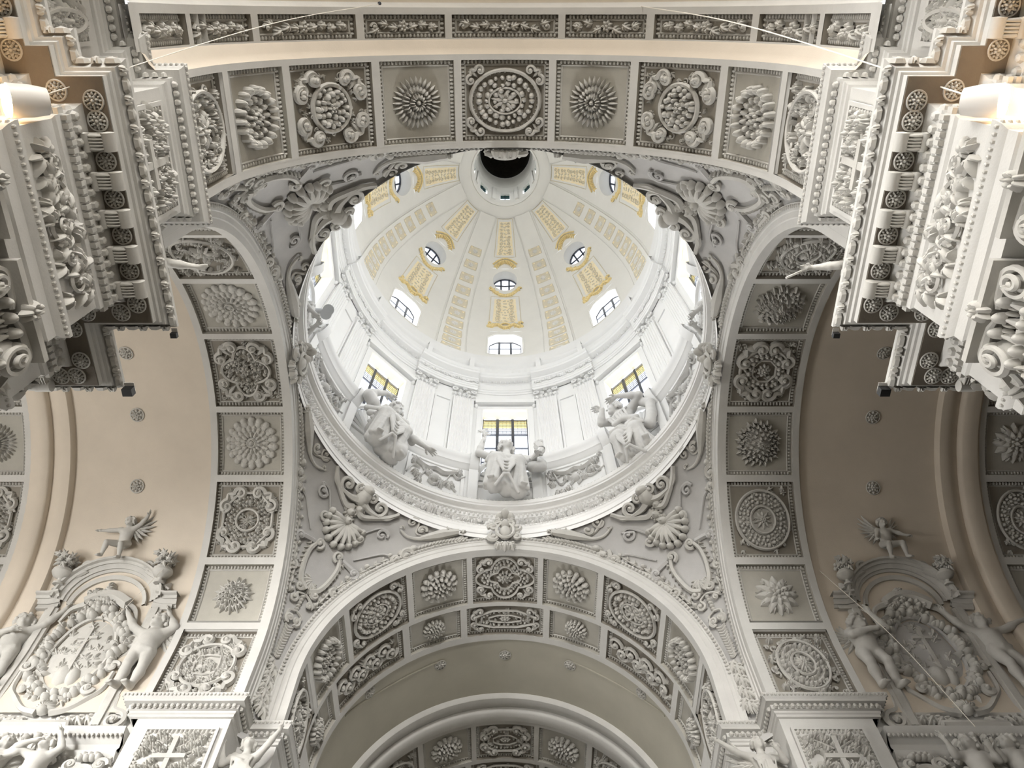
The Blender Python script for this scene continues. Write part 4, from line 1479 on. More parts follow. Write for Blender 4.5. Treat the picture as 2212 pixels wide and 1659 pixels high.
def dome_map(az0, s0=0.0):
    """(u, s, h): metres along the ring, along the meridian, inwards"""
    a0 = math.radians(az0)

    def fn(V):
        s = V[:, 1] + s0
        rho, z = dome_p(s)
        r2, z2 = dome_p(s + 0.02)
        tr, tz = r2 - rho, z2 - z
        ln = np.hypot(tr, tz)
        nr, nz = -tz / ln, tr / ln
        a = a0 + V[:, 0] / rho
        rr = rho + nr * V[:, 2]
        return np.stack([rr * np.sin(a), Y0 + rr * np.cos(a), z + nz * V[:, 2]], -1)
    return fn


def octpts(n, a, b, cut=0.42):
    P = np.array([(-a, -b + cut * .2), (-a, b - cut), (-a + cut, b), (a - cut, b), (a, b - cut), (a, -b + cut * .2), (a - cut * .2, -b), (-a + cut * .2, -b)])
    P = np.vstack([P, P[:1]])
    d = np.concatenate([[0], np.cumsum(np.linalg.norm(np.diff(P, axis=0), axis=1))])
    t = np.linspace(0, d[-1], n, endpoint=False)
    return np.stack([np.interp(t, d, P[:, 0]), np.interp(t, d, P[:, 1])], -1)


def hole_patch(hw, s0, s1, hole, n):
    """flat annulus in (u, s) between a rectangle and a hole outline (n points each), star-shaped around the hole's middle"""
    c = hole.mean(0)
    ang = np.arctan2(hole[:, 1] - c[1], hole[:, 0] - c[0])
    rect = []
    for a in ang:
        dx, dy = math.cos(a), math.sin(a)
        k = min([((hw if dx > 0 else -hw) - c[0]) / dx if abs(dx) > 1e-9 else 1e9, ((s1 if dy > 0 else s0) - c[1]) / dy if abs(dy) > 1e-9 else 1e9])
        rect.append((c[0] + dx * k, c[1] + dy * k))
    rect = np.array(rect)
    for cx, cy in ((-hw, s0), (-hw, s1), (hw, s0), (hw, s1)):
        i = np.argmin(np.hypot(rect[:, 0] - cx, rect[:, 1] - cy))
        rect[i] = (cx, cy)
    G = np.stack([hole, hole * .6 + rect * .4, rect])
    mb = MB()
    mb.grid(np.concatenate([G, np.zeros(G.shape[:2] + (1,))], -1), cv=True)
    return mb


dome = thing('dome', 'bright white ribbed dome with gilded panels and round windows', 'dome', (0, Y0, 36.4))
GHW = 0.98          # half width of the window strip in the middle of a gore
gore = MB()
OCT = octpts(48, 0.93, 1.25) + np.array([0, 2.45])
to = np.linspace(0, 2 * np.pi, 32, endpoint=False)
OCU = np.stack([0.74 * np.cos(to), 8.52 + 0.76 * np.sin(to)], -1)


def strip_patch(s0, s1, hw0, hw1, n=8, m=4, h=0.0):
    mb_ = MB()
    s = np.linspace(s0, s1, n)
    hw = np.linspace(hw0, hw1, n)
    u = np.linspace(-1, 1, m)
    mb_.grid(np.stack([u[None, :] * hw[:, None], np.broadcast_to(s[:, None], (n, m)), np.full((n, m), h)], -1))
    return mb_


gore.join(hole_patch(GHW, 0.6, 4.0, OCT, 48))
gore.join(strip_patch(0, 0.6, GHW, GHW, 3))
gore.join(strip_patch(4.0, 7.6, GHW, GHW, 8))
gore.join(hole_patch(GHW, 7.6, 9.45, OCU, 32))
gore.join(strip_patch(9.45, STOP, GHW, 0.55, 8))
shell = MB()
for k in range(8):
    g = MB()
    g.join(gore, dome_map(45 * k))
    shell.join(g)
    # fields on both sides of the strip
    n = 40
    s = np.linspace(0, STOP, n)
    rho, z = dome_p(s)
    hw = np.interp(s, [0, 9.45, STOP], [GHW, GHW, 0.55])
    a0 = hw / rho
    a1 = math.pi / 4 - a0
    P = np.zeros((n, 10, 3))
    for j, f in enumerate(np.linspace(0, 1, 10)):
        a = math.radians(45 * k) + a0 + (a1 - a0) * f
        P[:, j, 0] = rho * np.sin(a)
        P[:, j, 1] = Y0 + rho * np.cos(a)
        P[:, j, 2] = z
    shell.grid(P)
obj('shell', shell, DOMEM, dome)

RIBS = MB()
RIBS.join(strip_patch(0, STOP - .05, 0.80, 0.50, 40, 9, 0.09))
for sg in (-1, 1):
    s = np.linspace(0, STOP - .05, 40)
    hw = np.linspace(.8, .5, 40)
    RIBS.grid(np.stack([np.stack([sg * hw, s, np.full(40, .09)], -1), np.stack([sg * hw, s, np.full(40, -.02)], -1)], 1))
    tube(RIBS, np.stack([sg * (hw + .10), s, np.full(40, 0.0)], -1), 0.025, 5)
RIBM = RIBS.map(dome_map(0)).map(lambda V: V - np.array([0, Y0, 0])).mesh('rib', DOMEM)
npan = 10
ROS = MB()
rosette(ROS, (0, 0), [(0.06, 0.12, 8, 0.05, 0.0, 0.06), (0.02, 0.1, 6, 0.04, 0.02, 0.09)], 0.05, 0.11)
PANM = []
for q in range(npan):
    sc = 0.55 + 1.08 * q
    hw = np.interp(sc, [0, STOP], [0.56, 0.33])
    hh = hw * 0.78
    b = MB()
    b.join(strip_patch(sc - hh, sc + hh, hw, hw * 0.94, 4, 4, 0.102))
    fr = MB()
    ringline(fr, [(-hw, sc - hh), (0, sc - hh), (hw, sc - hh), (hw, sc), (hw * .94, sc + hh), (0, sc + hh), (-hw * .94, sc + hh), (-hw, sc)], 0.02, 0.10, 4)
    rs = MB()
    kk = hw / 0.5
    rs.join(ROS, lambda V: np.stack([V[:, 0] * kk * 1.25, V[:, 1] * kk * 1.25 + sc, V[:, 2] + 0.10], -1))
    oc = MB()
    for sx in (-1, 1):
        for sy in (-1, 1):
            leaf(oc, (sx * hw * .62, sc + sy * hh * .62), math.atan2(-sy, -sx) + math.pi, hw * .4, hw * .3, 0.03, 3)
    oc.map(lambda V: V + np.array([0, 0, 0.10]))
    f0 = lambda V: dome_map(0)(V) - np.array([0, Y0, 0])
    b.join(fr)
    PANM.append((b.map(f0).mesh('rib_panel', DOMEG), rs.map(f0).mesh('rosette', DOMEM), oc.map(f0).mesh('corner_leaves', OCHRE)))

# window parts and gilded parts of one gore
f0 = lambda V: dome_map(0)(V) - np.array([0, Y0, 0])
REV = MB()
P0 = np.column_stack([OCT, np.zeros(len(OCT))])
W0 = f0(P0)
W1 = W0.copy()
W1[:, 1] = 7.95
W1[:, 0] *= 0.95
REV.grid(np.stack([W0, W1]), cv=True)
P0 = np.column_stack([OCU, np.zeros(len(OCU))])
V0 = f0(P0)
zc = V0[:, 2].mean()
OIN = lambda V: f0(np.column_stack([V[:, 0], 8.52 + V[:, 1], np.full(len(V), -0.85)]))
V1 = OIN(np.stack([0.72 * np.cos(to), 0.72 * np.sin(to)], -1))
REV2 = MB()
REV2.grid(np.stack([V0, V0 * .5 + V1 * .5, V1]), cv=True)
REVM, REV2M = REV.mesh('window_reveal', DOMEM), REV2.mesh('window_reveal', DOMEM)
OCB = MB()
zo0, zo1 = W1[:, 2].min(), W1[:, 2].max()
for x in (-0.32, 0.32):
    b = MB()
    b.box((x - .055, 7.86, zo0), (x + .055, 7.92, zo1))
    OCB.join(b)
for z in (zo0 + .9, zo0 + 1.75):
    b = MB()
    b.box((-0.9, 7.87, z - .02), (0.9, 7.91, z + .02))
    OCB.join(b)
tube(OCB, W1 + np.array([0, -.06, 0]), 0.035, 4, closed=True)
OCBM = OCB.mesh('iron_bars', IRON)
OPB = MB()
OPB.add(np.vstack([W1 + np.array([0, -.02, 0]), [[0, 7.93, (zo0 + zo1) / 2]]]), T=[(i, (i + 1) % len(W1), len(W1)) for i in range(len(W1))])
OPBM = OPB.mesh('pane', GL_CLEAR)
UB = MB()
for x in (-0.22, 0.22):
    tube(UB, OIN(np.array([(x, -.70), (x, 0), (x, .70)])) + np.array([0, -.06, -.03]), 0.05, 4)
for z in (-0.2, 0.22):
    tube(UB, OIN(np.array([(-.70, z), (0, z), (.70, z)])) + np.array([0, -.06, -.03]), 0.045, 4)
tube(UB, V1 + np.array([0, -.05, -.02]), 0.08, 4, closed=True)
UBM = UB.mesh('iron_bars', IRON)
UP = MB()
UP.add(np.vstack([V1, OIN(np.array([(0.0, 0.0)]))]), T=[(i, (i + 1) % 32, 32) for i in range(32)])
UPM = UP.mesh('pane', GL_CLEAR)


def gild(kind):
    b = MB()
    rg = random.Random(7)
    if kind == 'garland':
        for q in range(23):
            x = -0.95 + q * 0.0864
            y = 4.5 - 0.16 * math.cos(x * 6.6) + (0.12 if abs(x) > .8 else 0)
            blob(b, (x, y, 0), (0.10, 0.13, 0.15), rg.uniform(0, 3), nu=7, nv=2)
            leaf(b, (x, y), rg.uniform(0, 6.3), 0.22, 0.12, 0.12, 3)
        for sg in (-1, 1):
            spiral(b, (sg * 0.86, 4.7), 0.16, 1.2, 0, sg, 0.05, 0.08)
        ringline(b, shape('o', 0.26, 0.17, 20) + np.array([0, 4.5]), 0.05, 0.14)
    elif kind == 'crown':
        for q in range(19):
            x = -0.82 + q * 0.091
            y = 7.30 + 0.52 * (x / 0.82) ** 2
            blob(b, (x, y, 0), (0.10, 0.14, 0.13), 0, nu=7, nv=2)
            leaf(b, (x, y), rg.uniform(0, 6.3), 0.2, 0.12, 0.1, 3)
        for sg in (-1, 1):
            spiral(b, (sg * 0.86, 7.78), 0.13, 1.2, 0, sg, 0.05, 0.07)
    else:
        for q in range(13):
            x = -0.62 + q * 0.103
            y = 10.12 - 0.42 * (x / 0.62) ** 2
            leaf(b, (x, y), math.pi / 2 - x * 0.8 + math.pi, 0.34, 0.2, 0.12, 3)
        ribbon(b, [(-.74, 9.72), (-.4, 10.05), (0, 10.2), (.4, 10.05), (.74, 9.72)], 0.05, 0.05, 0.06)
    return b.map(f0).mesh({'garland': 'gilded_garland', 'crown': 'gilded_crest', 'fan': 'gilded_fan'}[kind], GOLD)


GILD = [gild('garland'), gild('crown'), gild('fan')]


def arabesque(s0, s1, hw0, hw1, seed):
    """panel ground, scrollwork"""
    g = strip_patch(s0, s1, hw0, hw1, 8, 5, 0.015).map(f0).mesh('ochre_panel', OCHRE)
    b = MB()
    rg = random.Random(seed)
    n = int((s1 - s0) / 0.24)
    for q in range(n):
        s = s0 + (q + .5) * (s1 - s0) / n
        hw = np.interp(s, [s0, s1], [hw0, hw1])
        for sg in (-1, 1):
            spiral(b, (sg * hw * .55, s), hw * .26, 1.2, rg.uniform(0, 6), sg * (1 if q % 2 else -1), 0.022, 0.025, n=14, ns=4)
            leaf(b, (sg * hw * .2, s), rg.uniform(0, 6.3), 0.16, 0.09, 0.04, 3)
        blob(b, (0, s, 0.01), (0.05, 0.07, 0.05), nu=6, nv=2)
    return g, b.map(f0).mesh('scrollwork', DOMEG)


LOW = arabesque(4.95, 7.0, 0.72, 0.62, 3)
UPP = arabesque(10.45, 12.9, 0.52, 0.36, 4)
FRAMS = []
for (s0, s1, a, b_) in ((4.75, 7.2, 0.93, 0.83), (10.3, 13.1, 0.66, 0.46)):
    FRA = MB()
    n_ = 9
    t_ = np.linspace(0, 1, n_)
    P = np.vstack([np.stack([-a + (a - b_) * t_, s0 + (s1 - s0) * t_], -1)[:-1], np.stack([-b_ + 2 * b_ * t_, np.full(n_, s1)], -1)[:-1],
                   np.stack([b_ + (a - b_) * t_, s1 + (s0 - s1) * t_], -1)[:-1], np.stack([a - 2 * a * t_, np.full(n_, s0)], -1)[:-1]])
    tube(FRA, np.column_stack([P, np.zeros(len(P))]), 0.03, 5, closed=True)
    FRAMS.append(FRA.map(f0).mesh('panel_moulding', DOMEG))
FRA = MB()
tube(FRA, np.column_stack([OCT * np.array([1.08, 1.06]) - np.array([0, .15]), np.zeros(48)]), 0.03, 5, closed=True)
FRAMS.append(FRA.map(f0).mesh('window_moulding', DOMEM))
for k in range(8):
    M = MZ(45 * k)
    o = obj('octagonal_window', OCBM, None, dome, M)
    obj('pane', OPBM, None, o, M)
    obj('window_reveal', REVM, None, o, M)
    o = obj('round_window', UBM, None, dome, M)
    obj('window_reveal', REV2M, None, o, M)
    obj('pane', UPM, None, o, M)
    for nm, m_ in zip(('gilded_garland', 'gilded_crest', 'gilded_fan'), GILD):
        obj(nm, m_, None, dome, M)
    for g, sw in (LOW, UPP):
        o = obj('ochre_panel', g, None, dome, M)
        obj('scrollwork', sw, None, o, M)
    for m_ in FRAMS:
        obj('window_moulding' if m_ is FRAMS[2] else 'panel_moulding', m_, None, dome, M)
    M = MZ(45 * k + 22.5)
    obj('rib', RIBM, None, dome, M)
    for a_, b_, c_ in PANM:
        o = obj('rib_panel', a_, None, dome, M)
        obj('rosette', b_, None, o, M)
        obj('corner_leaves', c_, None, o, M)

# lantern
lan = thing('lantern', 'white lantern drum with small teal windows and a dark painted cupola above the dome eye', 'lantern', (0, Y0, 48))
mb = MB()
lathe(mb, [(2.80, 48.2), (2.78, 48.33), (2.6, 48.36), (2.1, 48.5), (2.05, 48.42), (1.98, 48.48), (1.95, 48.7), (1.93, 49.6)], 96)
obj('eye_ring', mb, DOMEM, lan)
mb = MB()
for k in range(8):
    c = 45 * k
    mb.join(arcrow(c + 9, c + 36, [(1.93, 49.6), (1.93, 51.6)], 9))
    mb.join(arcrow(c - 9, c + 9, [(2.12, 49.6), (1.93, 49.6)], 4))
    mb.join(arcrow(c - 9, c + 9, [(2.12, 51.6), (1.93, 51.6)], 4))
    for sg in (-1, 1):
        mb.grid(np.array([[azp(c + sg * 9, 1.93, z), azp(c + sg * 9, 2.12, z)] for z in (49.6, 51.6)], float))
    mb.join(arcrow(c + 19, c + 26, [(1.93, 49.2), (1.86, 49.2), (1.86, 52.6), (1.93, 52.6)], 4))
lathe(mb, [(1.93, 51.6), (1.93, 52.6), (1.82, 52.75), (1.80, 53.0), (1.84, 53.2), (1.80, 53.3), (1.80, 55.4), (1.76, 55.5), (1.74, 55.9)], 64)
obj('lantern_wall', mb, DOMEM, lan)
mb = MB()
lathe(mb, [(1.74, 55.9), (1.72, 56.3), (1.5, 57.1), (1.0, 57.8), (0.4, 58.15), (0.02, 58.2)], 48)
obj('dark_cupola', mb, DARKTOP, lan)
for k in range(8):
    b = MB()
    b.box((-0.30, 2.08, 50.7), (0.30, 2.10, 51.6))
    o = obj('teal_pane', b.mesh('teal_pane', GL_GREEN), None, lan, MZ(45 * k))
    b = MB()
    for z in (50.2, 50.9):
        b.box((-.3, 2.04, z - .02), (.3, 2.07, z + .02))
    b.box((-.02, 2.04, 49.6), (.02, 2.07, 51.6))
    obj('window_bars', b, IRON, o, MZ(45 * k))

# ------------------------------------------------------------------ cornices of the piers
IMP = [(0.0, 11.98), (0.04, 12.0), (0.04, 12.06), (0.07, 12.08), (0.07, 12.13), (0.11, 12.15), (0.12, 12.25), (0.22, 12.27), (0.24, 12.33), (0.27, 12.35), (0.30, 12.42), (0.28, 12.45), (0.0, 12.47)]
BAY = [(0.0, 10.95), (0.05, 10.97), (0.05, 11.07), (0.12, 11.12), (0.16, 11.2), (0.18, 11.26), (0.05, 11.28), (0.05, 11.5), (0.12, 11.55), (0.20, 11.62), (0.26, 11.7), (0.28, 11.78), (0.0, 11.82)]
ENT = [(0.0, 7.20), (0.27, 7.22), (0.27, 7.40), (0.30, 7.42), (0.30, 7.58), (0.34, 7.62), (0.37, 7.70), (0.37, 7.76), (0.30, 7.80), (0.30, 8.46), (0.33, 8.49), (0.33, 8.70), (0.355, 8.72), (0.355, 8.86),
       (0.39, 8.90), (0.40, 8.95), (0.68, 8.96), (0.68, 9.05), (0.71, 9.06), (0.72, 9.10), (0.755, 9.11), (0.765, 9.14), (0.80, 9.20), (0.84, 9.235), (0.84, 9.29), (0.81, 9.31), (0.0, 9.36)]


def offset_path(path, side, p):
    P = np.array(path, float)
    d = np.diff(P, axis=0)
    d /= np.linalg.norm(d, axis=1)[:, None]
    n = np.stack([-d[:, 1], d[:, 0]], 1) * side
    m = np.zeros_like(P)
    m[0], m[-1] = n[0], n[-1]
    for i in range(1, len(P) - 1):
        m[i] = (n[i - 1] + n[i]) / (1 + n[i - 1] @ n[i])
    return P + m * p, d, n


def along(path, side, p, z, step, tmpl, ends=0.0):
    """template meshes (u along the path, w upwards, h towards the room) repeated along the offset path"""
    Q, d, n = offset_path(path, side, p)
    mb = MB()
    V0 = [np.concatenate(t.V) for t in tmpl]
    for i in range(len(Q) - 1):
        L = np.linalg.norm(Q[i + 1] - Q[i]) - 2 * ends
        k = int(round(L / step))
        if k < 1 or L < step * .6:
            continue
        for j in range(k):
            c = Q[i] + d[i] * (ends + (j + .5) * L / k)
            q = j % len(tmpl)
            V = V0[q]
            W = np.zeros_like(V)
            W[:, :2] = c + V[:, :1] * d[i] + V[:, 2:] * n[i]
            W[:, 2] = z + V[:, 1]
            mb.add(W, np.concatenate(tmpl[q].Q) if tmpl[q].Q else None, np.concatenate(tmpl[q].T) if tmpl[q].T else None)
    return mb


def egg(rx, ry, rh, nu=6):
    b = MB()
    blob(b, (0, 0, 0), (rx, ry, rh), nu=nu, nv=2)
    return b


def block(x, y, h):
    b = MB()
    b.box((-x, -y, -.02), (x, y, h))
    return b


def lf(L, W_, h):
    b = MB()
    leaf(b, (0, -L / 2), math.pi / 2, L, W_, h, 3)
    return b


def span(path, lo, hi):
    """slice of an outline, its first and last points moved"""
    return path


NL_I = [(-7.85, 3.57), (-5.85, 3.57), (-5.85, 2.72), (-5.0, 2.72), (-5.0, 0.92), (-5.5, 0.92), (-5.5, 0.50), (-5.75, 0.50), (-5.75, -5.0)]
NL_E = [(-9.0, 3.57), (-5.85, 3.57), (-5.85, 2.72), (-5.0, 2.72), (-5.0, 1.25), (-5.5, 1.25), (-5.5, 0.95), (-5.75, 0.95), (-5.75, -5.0)]
FL_I = [(-8.0, 13.82), (-8.0, 13.57), (-5.85, 13.57), (-5.85, 14.42), (-5.0, 14.42), (-5.0, 17.95), (-5.15, 17.95)]
FL_B = [(-12.75, 13.82), (-8.0, 13.82)]
for sx, side, path, nm, lab in ((1, 1, NL_I, 'near left', 'impost cornice of the near left pier with bead and leaf rows, above the cross panel'),
                                (-1, -1, NL_I, 'near right', 'brightly lit impost cornice of the near right pier with bead and leaf rows'),
                                (1, -1, FL_I, 'far left', 'bright impost cornice stepping round the far left pier at the bottom'),
                                (-1, 1, FL_I, 'far right', 'impost cornice stepping round the far right pier at the bottom')):
    pth = path if sx == 1 else mir(path)
    mb = MB()
    sweep(mb, pth, IMP, side)
    t = obj('impost_cornice', mb, WHITE)
    tag(t, lab, 'cornice')
    obj('bead_row', along(pth, side, 0.13, 12.20, 0.12, [egg(0.055, 0.065, 0.07)], 0.05), RELIEF, t, stuff=True)
    obj('leaf_row', along(pth, side, 0.285, 12.385, 0.085, [egg(0.03, 0.035, 0.03)]), RELIEF, t, stuff=True)
    if path is FL_I:
        bp = FL_B if sx == 1 else mir(FL_B)
        mb = MB()
        sweep(mb, bp, BAY, side)
        o = obj('bay_cornice', mb, WHITE)
        tag(o, 'double ledge under the %s transept relief beside the pier' % ('left' if sx == 1 else 'right'), 'cornice')
        obj('leaf_row', along(bp, side, 0.21, 11.60, 0.10, [egg(0.035, 0.05, 0.04)]), RELIEF, o, stuff=True)
        obj('egg_row', along(bp, side, 0.10, 11.12, 0.12, [egg(0.045, 0.05, 0.05)]), RELIEF, o, stuff=True)

# heavy entablatures of the near piers
MOD = MB()      # modillion: scroll bracket hanging under the soffit; u across, y down->up, h outwards
b = MB()
b.box((-0.095, -0.10, -0.13), (0.095, 0.0, 0.09))
MOD.join(b)
tt = np.linspace(0, 2 * np.pi, 10, endpoint=False)
for (h0_, y_, r_) in ((0.11, -0.075, 0.075), (-0.13, -0.11, 0.05)):
    P = np.stack([np.stack([np.full(10, x), y_ + r_ * np.sin(tt), h0_ + r_ * np.cos(tt)], -1) for x in (-0.10, 0.10)])
    MOD.grid(P, cv=True)
    for x in (-0.10, 0.10):
        MOD.add(np.vstack([np.stack([np.full(10, x), y_ + r_ * np.sin(tt), h0_ + r_ * np.cos(tt)], -1), [[x * 1.1, y_, h0_]]]), T=[(i, (i + 1) % 10, 10) for i in range(10)])
LFB = MB()
for i in range(5):
    petal(LFB, ((i - 2) * 0.035, -0.15), math.pi / 2, 0.24, 0.03, 0, 0.05)
MOD.join(LFB, lambda V: np.stack([V[:, 0], -0.10 - V[:, 2], V[:, 1] + 0.02], -1))
SROS = MB()
rosette(SROS, (0, 0), [(0.055, 0.045, 12, 0.018, 0.0, 0.035), (0.02, 0.05, 7, 0.02, 0.01, 0.05)], 0.026, 0.06)
ringline(SROS, shape('o', 0.105, 0.105, 20), 0.012, 0.01)
SROS.map(lambda V: np.stack([V[:, 0], -V[:, 2], V[:, 1]], -1))


def place(Q0, d, n, z):
    """matrix from (u, up, h) template axes to the wall"""
    M = Matrix(((d[0], 0, n[0], Q0[0]), (d[1], 0, n[1], Q0[1]), (0, 1, 0, z), (0, 0, 0, 1)))
    return M


MODM = MOD.mesh('modillion', RELIEF)
SROSM = SROS.mesh('soffit_rosette', RELIEF)
FRZ = []
for sd in range(3):
    rg = random.Random(40 + sd)
    b = MB()
    for q in range(5):
        x = -0.62 + 0.31 * q
        spiral(b, (x, rg.uniform(-.08, .08)), 0.17, 1.3, rg.uniform(0, 6), 1 if q % 2 else -1, 0.03, 0.05, n=18, ns=4)
        for w_ in range(9):
            leaf(b, (x + rg.uniform(-.16, .16), rg.uniform(-.24, .24)), rg.uniform(0, 6.3), 0.24, 0.14, 0.11, 3)
        blob(b, (x + .15, rg.uniform(-.1, .1), 0), (0.07, 0.10, 0.10), nu=8)
    FRZ.append(b.mesh('frieze_scrollwork', RELIEF))
for sx, side, nm, lab in ((1, 1, 'left', 'heavy shaded entablature with modillions and soffit rosettes on the near left pier'), (-1, -1, 'right', 'heavy brightly lit entablature with modillions and soffit rosettes on the near right pier')):
    pth = NL_E if sx == 1 else mir(NL_E)
    mb = MB()
    sweep(mb, pth, ENT, side)
    t = obj('entablature', mb, WHITE)
    tag(t, lab, 'entablature')
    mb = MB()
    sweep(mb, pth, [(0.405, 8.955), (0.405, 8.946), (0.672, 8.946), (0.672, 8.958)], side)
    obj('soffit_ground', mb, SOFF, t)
    obj('dentil_row', along(pth, side, 0.335, 8.63, 0.085, [block(0.026, 0.05, 0.06)]), RELIEF, t, stuff=True)
    obj('egg_and_dart_row', along(pth, side, 0.355, 8.80, 0.14, [egg(0.06, 0.075, 0.06)]), RELIEF, t, stuff=True)
    obj('bead_row', along(pth, side, 0.35, 7.68, 0.07, [egg(0.027, 0.035, 0.035)]), RELIEF, t, stuff=True)
    obj('lip_leaf_row', along(pth, side, 0.795, 9.185, 0.15, [egg(0.10, 0.06, 0.07), lf(0.13, 0.14, 0.07)]), RELIEF, t, stuff=True)
    Q, d, n = offset_path(pth, side, 0.535)
    used = []
    for i in range(len(Q) - 1):
        L = np.linalg.norm(Q[i + 1] - Q[i])
        if L < 0.5:
            continue
        k = max(2, int(round(L / (0.21 if L > 1.2 else 0.36))))
        for j in range(k):
            c = Q[i] + d[i] * (j + .5) * L / k
            if c[1] < -0.6 or abs(c[0]) > 7.5 or any(np.hypot(*(c - e_)) < 0.17 for e_ in used):
                continue
            used.append(c)
            if j % 2 == 0 or L < 1.2 or j == k - 1:
                obj('soffit_rosette', SROSM, None, t, place(c, d[i], n[i], 8.95))
            else:
                obj('modillion', MODM, None, t, place(c, d[i], n[i], 8.95))
    Q, d, n = offset_path(pth, side, 0.30)
    q = 0
    for i in range(len(Q) - 1):
        L = np.linalg.norm(Q[i + 1] - Q[i])
        if L < 0.9:
            continue
        k = max(1, int(round(L / 1.5)))
        for j in range(k):
            c = Q[i] + d[i] * (j + .5) * L / k
            if c[1] < -1 or abs(c[0]) > 7.8:
                continue
            obj('frieze_scrollwork', FRZ[q % 3], None, t, place(c, d[i], n[i], 8.13))
            q += 1

# attic panels with crosses: near piers face the nave axis, far piers face the viewer
FW = lambda sg: Matrix.Rotation(sg * math.pi / 2, 4, 'Y')


def wall_panel(name, lab, c, d, n, W, H, design, seed, size=0.09):
    """flat coffer on a wall: c centre (x, y, z), d along, n out of the wall"""
    rel = relief(design, W - 0.3, H - 0.3, seed)
    M = Matrix(((d[0], 0, n[0], c[0]), (d[1], 0, n[1], c[1]), (0, 1, 0, c[2]), (0, 0, 0, 1)))
    b = MB()
    b.box((-W / 2, -H / 2, -0.01), (W / 2, H / 2, 0.015))
    for (x0, x1, y0_, y1_) in ((-W / 2, W / 2, H / 2 - .06, H / 2), (-W / 2, W / 2, -H / 2, -H / 2 + .06), (-W / 2, -W / 2 + .06, -H / 2 + .06, H / 2 - .06), (W / 2 - .06, W / 2, -H / 2 + .06, H / 2 - .06)):
        b.box((x0, y0_, 0), (x1, y1_, 0.06))
    o = obj(name, b, WHITE, None, M)
    tag(o, lab, 'panel')
    q = MB()
    beads(q, W - 0.19, H - 0.19, size, 0.06)
    q.map(lambda V: V + np.array([0, 0, 0.012]))
    obj('egg_and_dart_border', q, RELIEF, o, M)
    rel.map(lambda V: V + np.array([0, 0, 0.012]))
    obj('cross_relief', rel, RELIEF, o, M)
    return o


wall_panel('cross_panel', 'shaded panel with cross and roses on the near left pier above the entablature', (-5.0, 1.86, 10.85), (0, 1), (1, 0), 1.55, 2.0, 'cross', 5)
wall_panel('cross_panel', 'sunlit panel with cross and roses on the near right pier above the entablature', (5.0, 1.86, 10.85), (0, -1), (-1, 0), 1.55, 2.0, 'cross', 6)
wall_panel('cross_panel', 'bright panel with cross and flowering vine on the far left pier, bottom left', (-6.78, 13.57, 10.75), (1, 0), (0, -1), 1.55, 1.95, 'cross', 7)
wall_panel('cross_panel', 'panel with cross and flowering vine on the far right pier, bottom right', (6.78, 13.57, 10.75), (1, 0), (0, -1), 1.55, 1.95, 'cross', 8)
wall_panel('small_leaf_panel', 'small leaf panel beside the near left pier at the top left', (-5.75, 0.05, 10.95), (0, 1), (1, 0), 0.62, 1.5, 'vine_oval', 5)
wall_panel('small_leaf_panel', 'small leaf panel beside the near right pier at the top right', (5.75, 0.05, 10.95), (0, -1), (-1, 0), 0.62, 1.5, 'vine_oval', 6)

# giant pilasters of the near piers with composite capitals
CAP = MB()
for row, (y_, L, n_) in enumerate(((-0.72, 0.50, 6), (-0.36, 0.50, 5))):
    for i in range(n_):
        x = (i - (n_ - 1) / 2) * (1.25 / n_)
        sub = MB()
        leaf(sub, (0, 0), math.pi / 2, L, 0.34, 0.10, 5)
        CAP.join(sub, lambda V: np.stack([V[:, 0] + x, V[:, 1] + y_, V[:, 2] + 0.05 + 0.20 * np.clip(V[:, 1] / L, 0, 1.2) ** 2], -1))
        blob(CAP, (x, y_ + L, 0.24), (0.10, 0.07, 0.12), nu=8)
for sg in (-1, 1):
    spiral(CAP, (sg * 0.60, 0.02), 0.25, 1.9, math.pi / 2, -sg, 0.055, 0.26, lead=[(sg * .1, 0.22), (sg * .3, .27)], rise=0.12, n=40, ns=6)
    tt = np.linspace(0, 2 * np.pi, 22, endpoint=False)
    blob(CAP, (sg * 0.56, 0.02, 0.16), (0.24, 0.24, 0.12), nu=18)
    for q in range(6):
        leaf(CAP, (sg * 0.56, -0.2 - .08 * q), -math.pi / 2 + rng.uniform(-.5, .5), 0.24, 0.16, 0.3 - .03 * q, 3)
for q in range(7):
    blob(CAP, (-0.28 + q * .093, 0.10, 0.16), (0.04, 0.07, 0.10), nu=7)
b = MB()
b.box((-0.85, 0.28, 0), (0.85, 0.36, 0.40))
b.box((-0.80, 0.36, 0), (0.80, 0.42, 0.34))
b.box((-0.68, -0.78, 0), (0.68, 0.3, 0.12))
CAP.join(b)
rosette(CAP, (0, 0.33), [(0.03, 0.14, 7, 0.07, 0.34, 0.46)], 0.07, 0.5)
CAPM = CAP.mesh('capital', RELIEF)
SHB = MB()
pu, ph_ = [-0.68, -0.68], [0.0, 0.14]
for i in range(7):
    x = -0.61 + i * 0.178
    pu += [x, x + .03, x + .075, x + .12]
    ph_ += [0.14, 0.10, 0.07, 0.10]
pu += [0.68, 0.68]
ph_ += [0.14, 0.0]
Pg = np.zeros((len(pu), 2, 3))
Pg[:, :, 0] = np.array(pu)[:, None]
Pg[:, :, 1] = (-8.0, -0.8)
Pg[:, :, 2] = np.array(ph_)[:, None]
SHB.grid(Pg)
SHBM = SHB.mesh('shaft', WHITE)
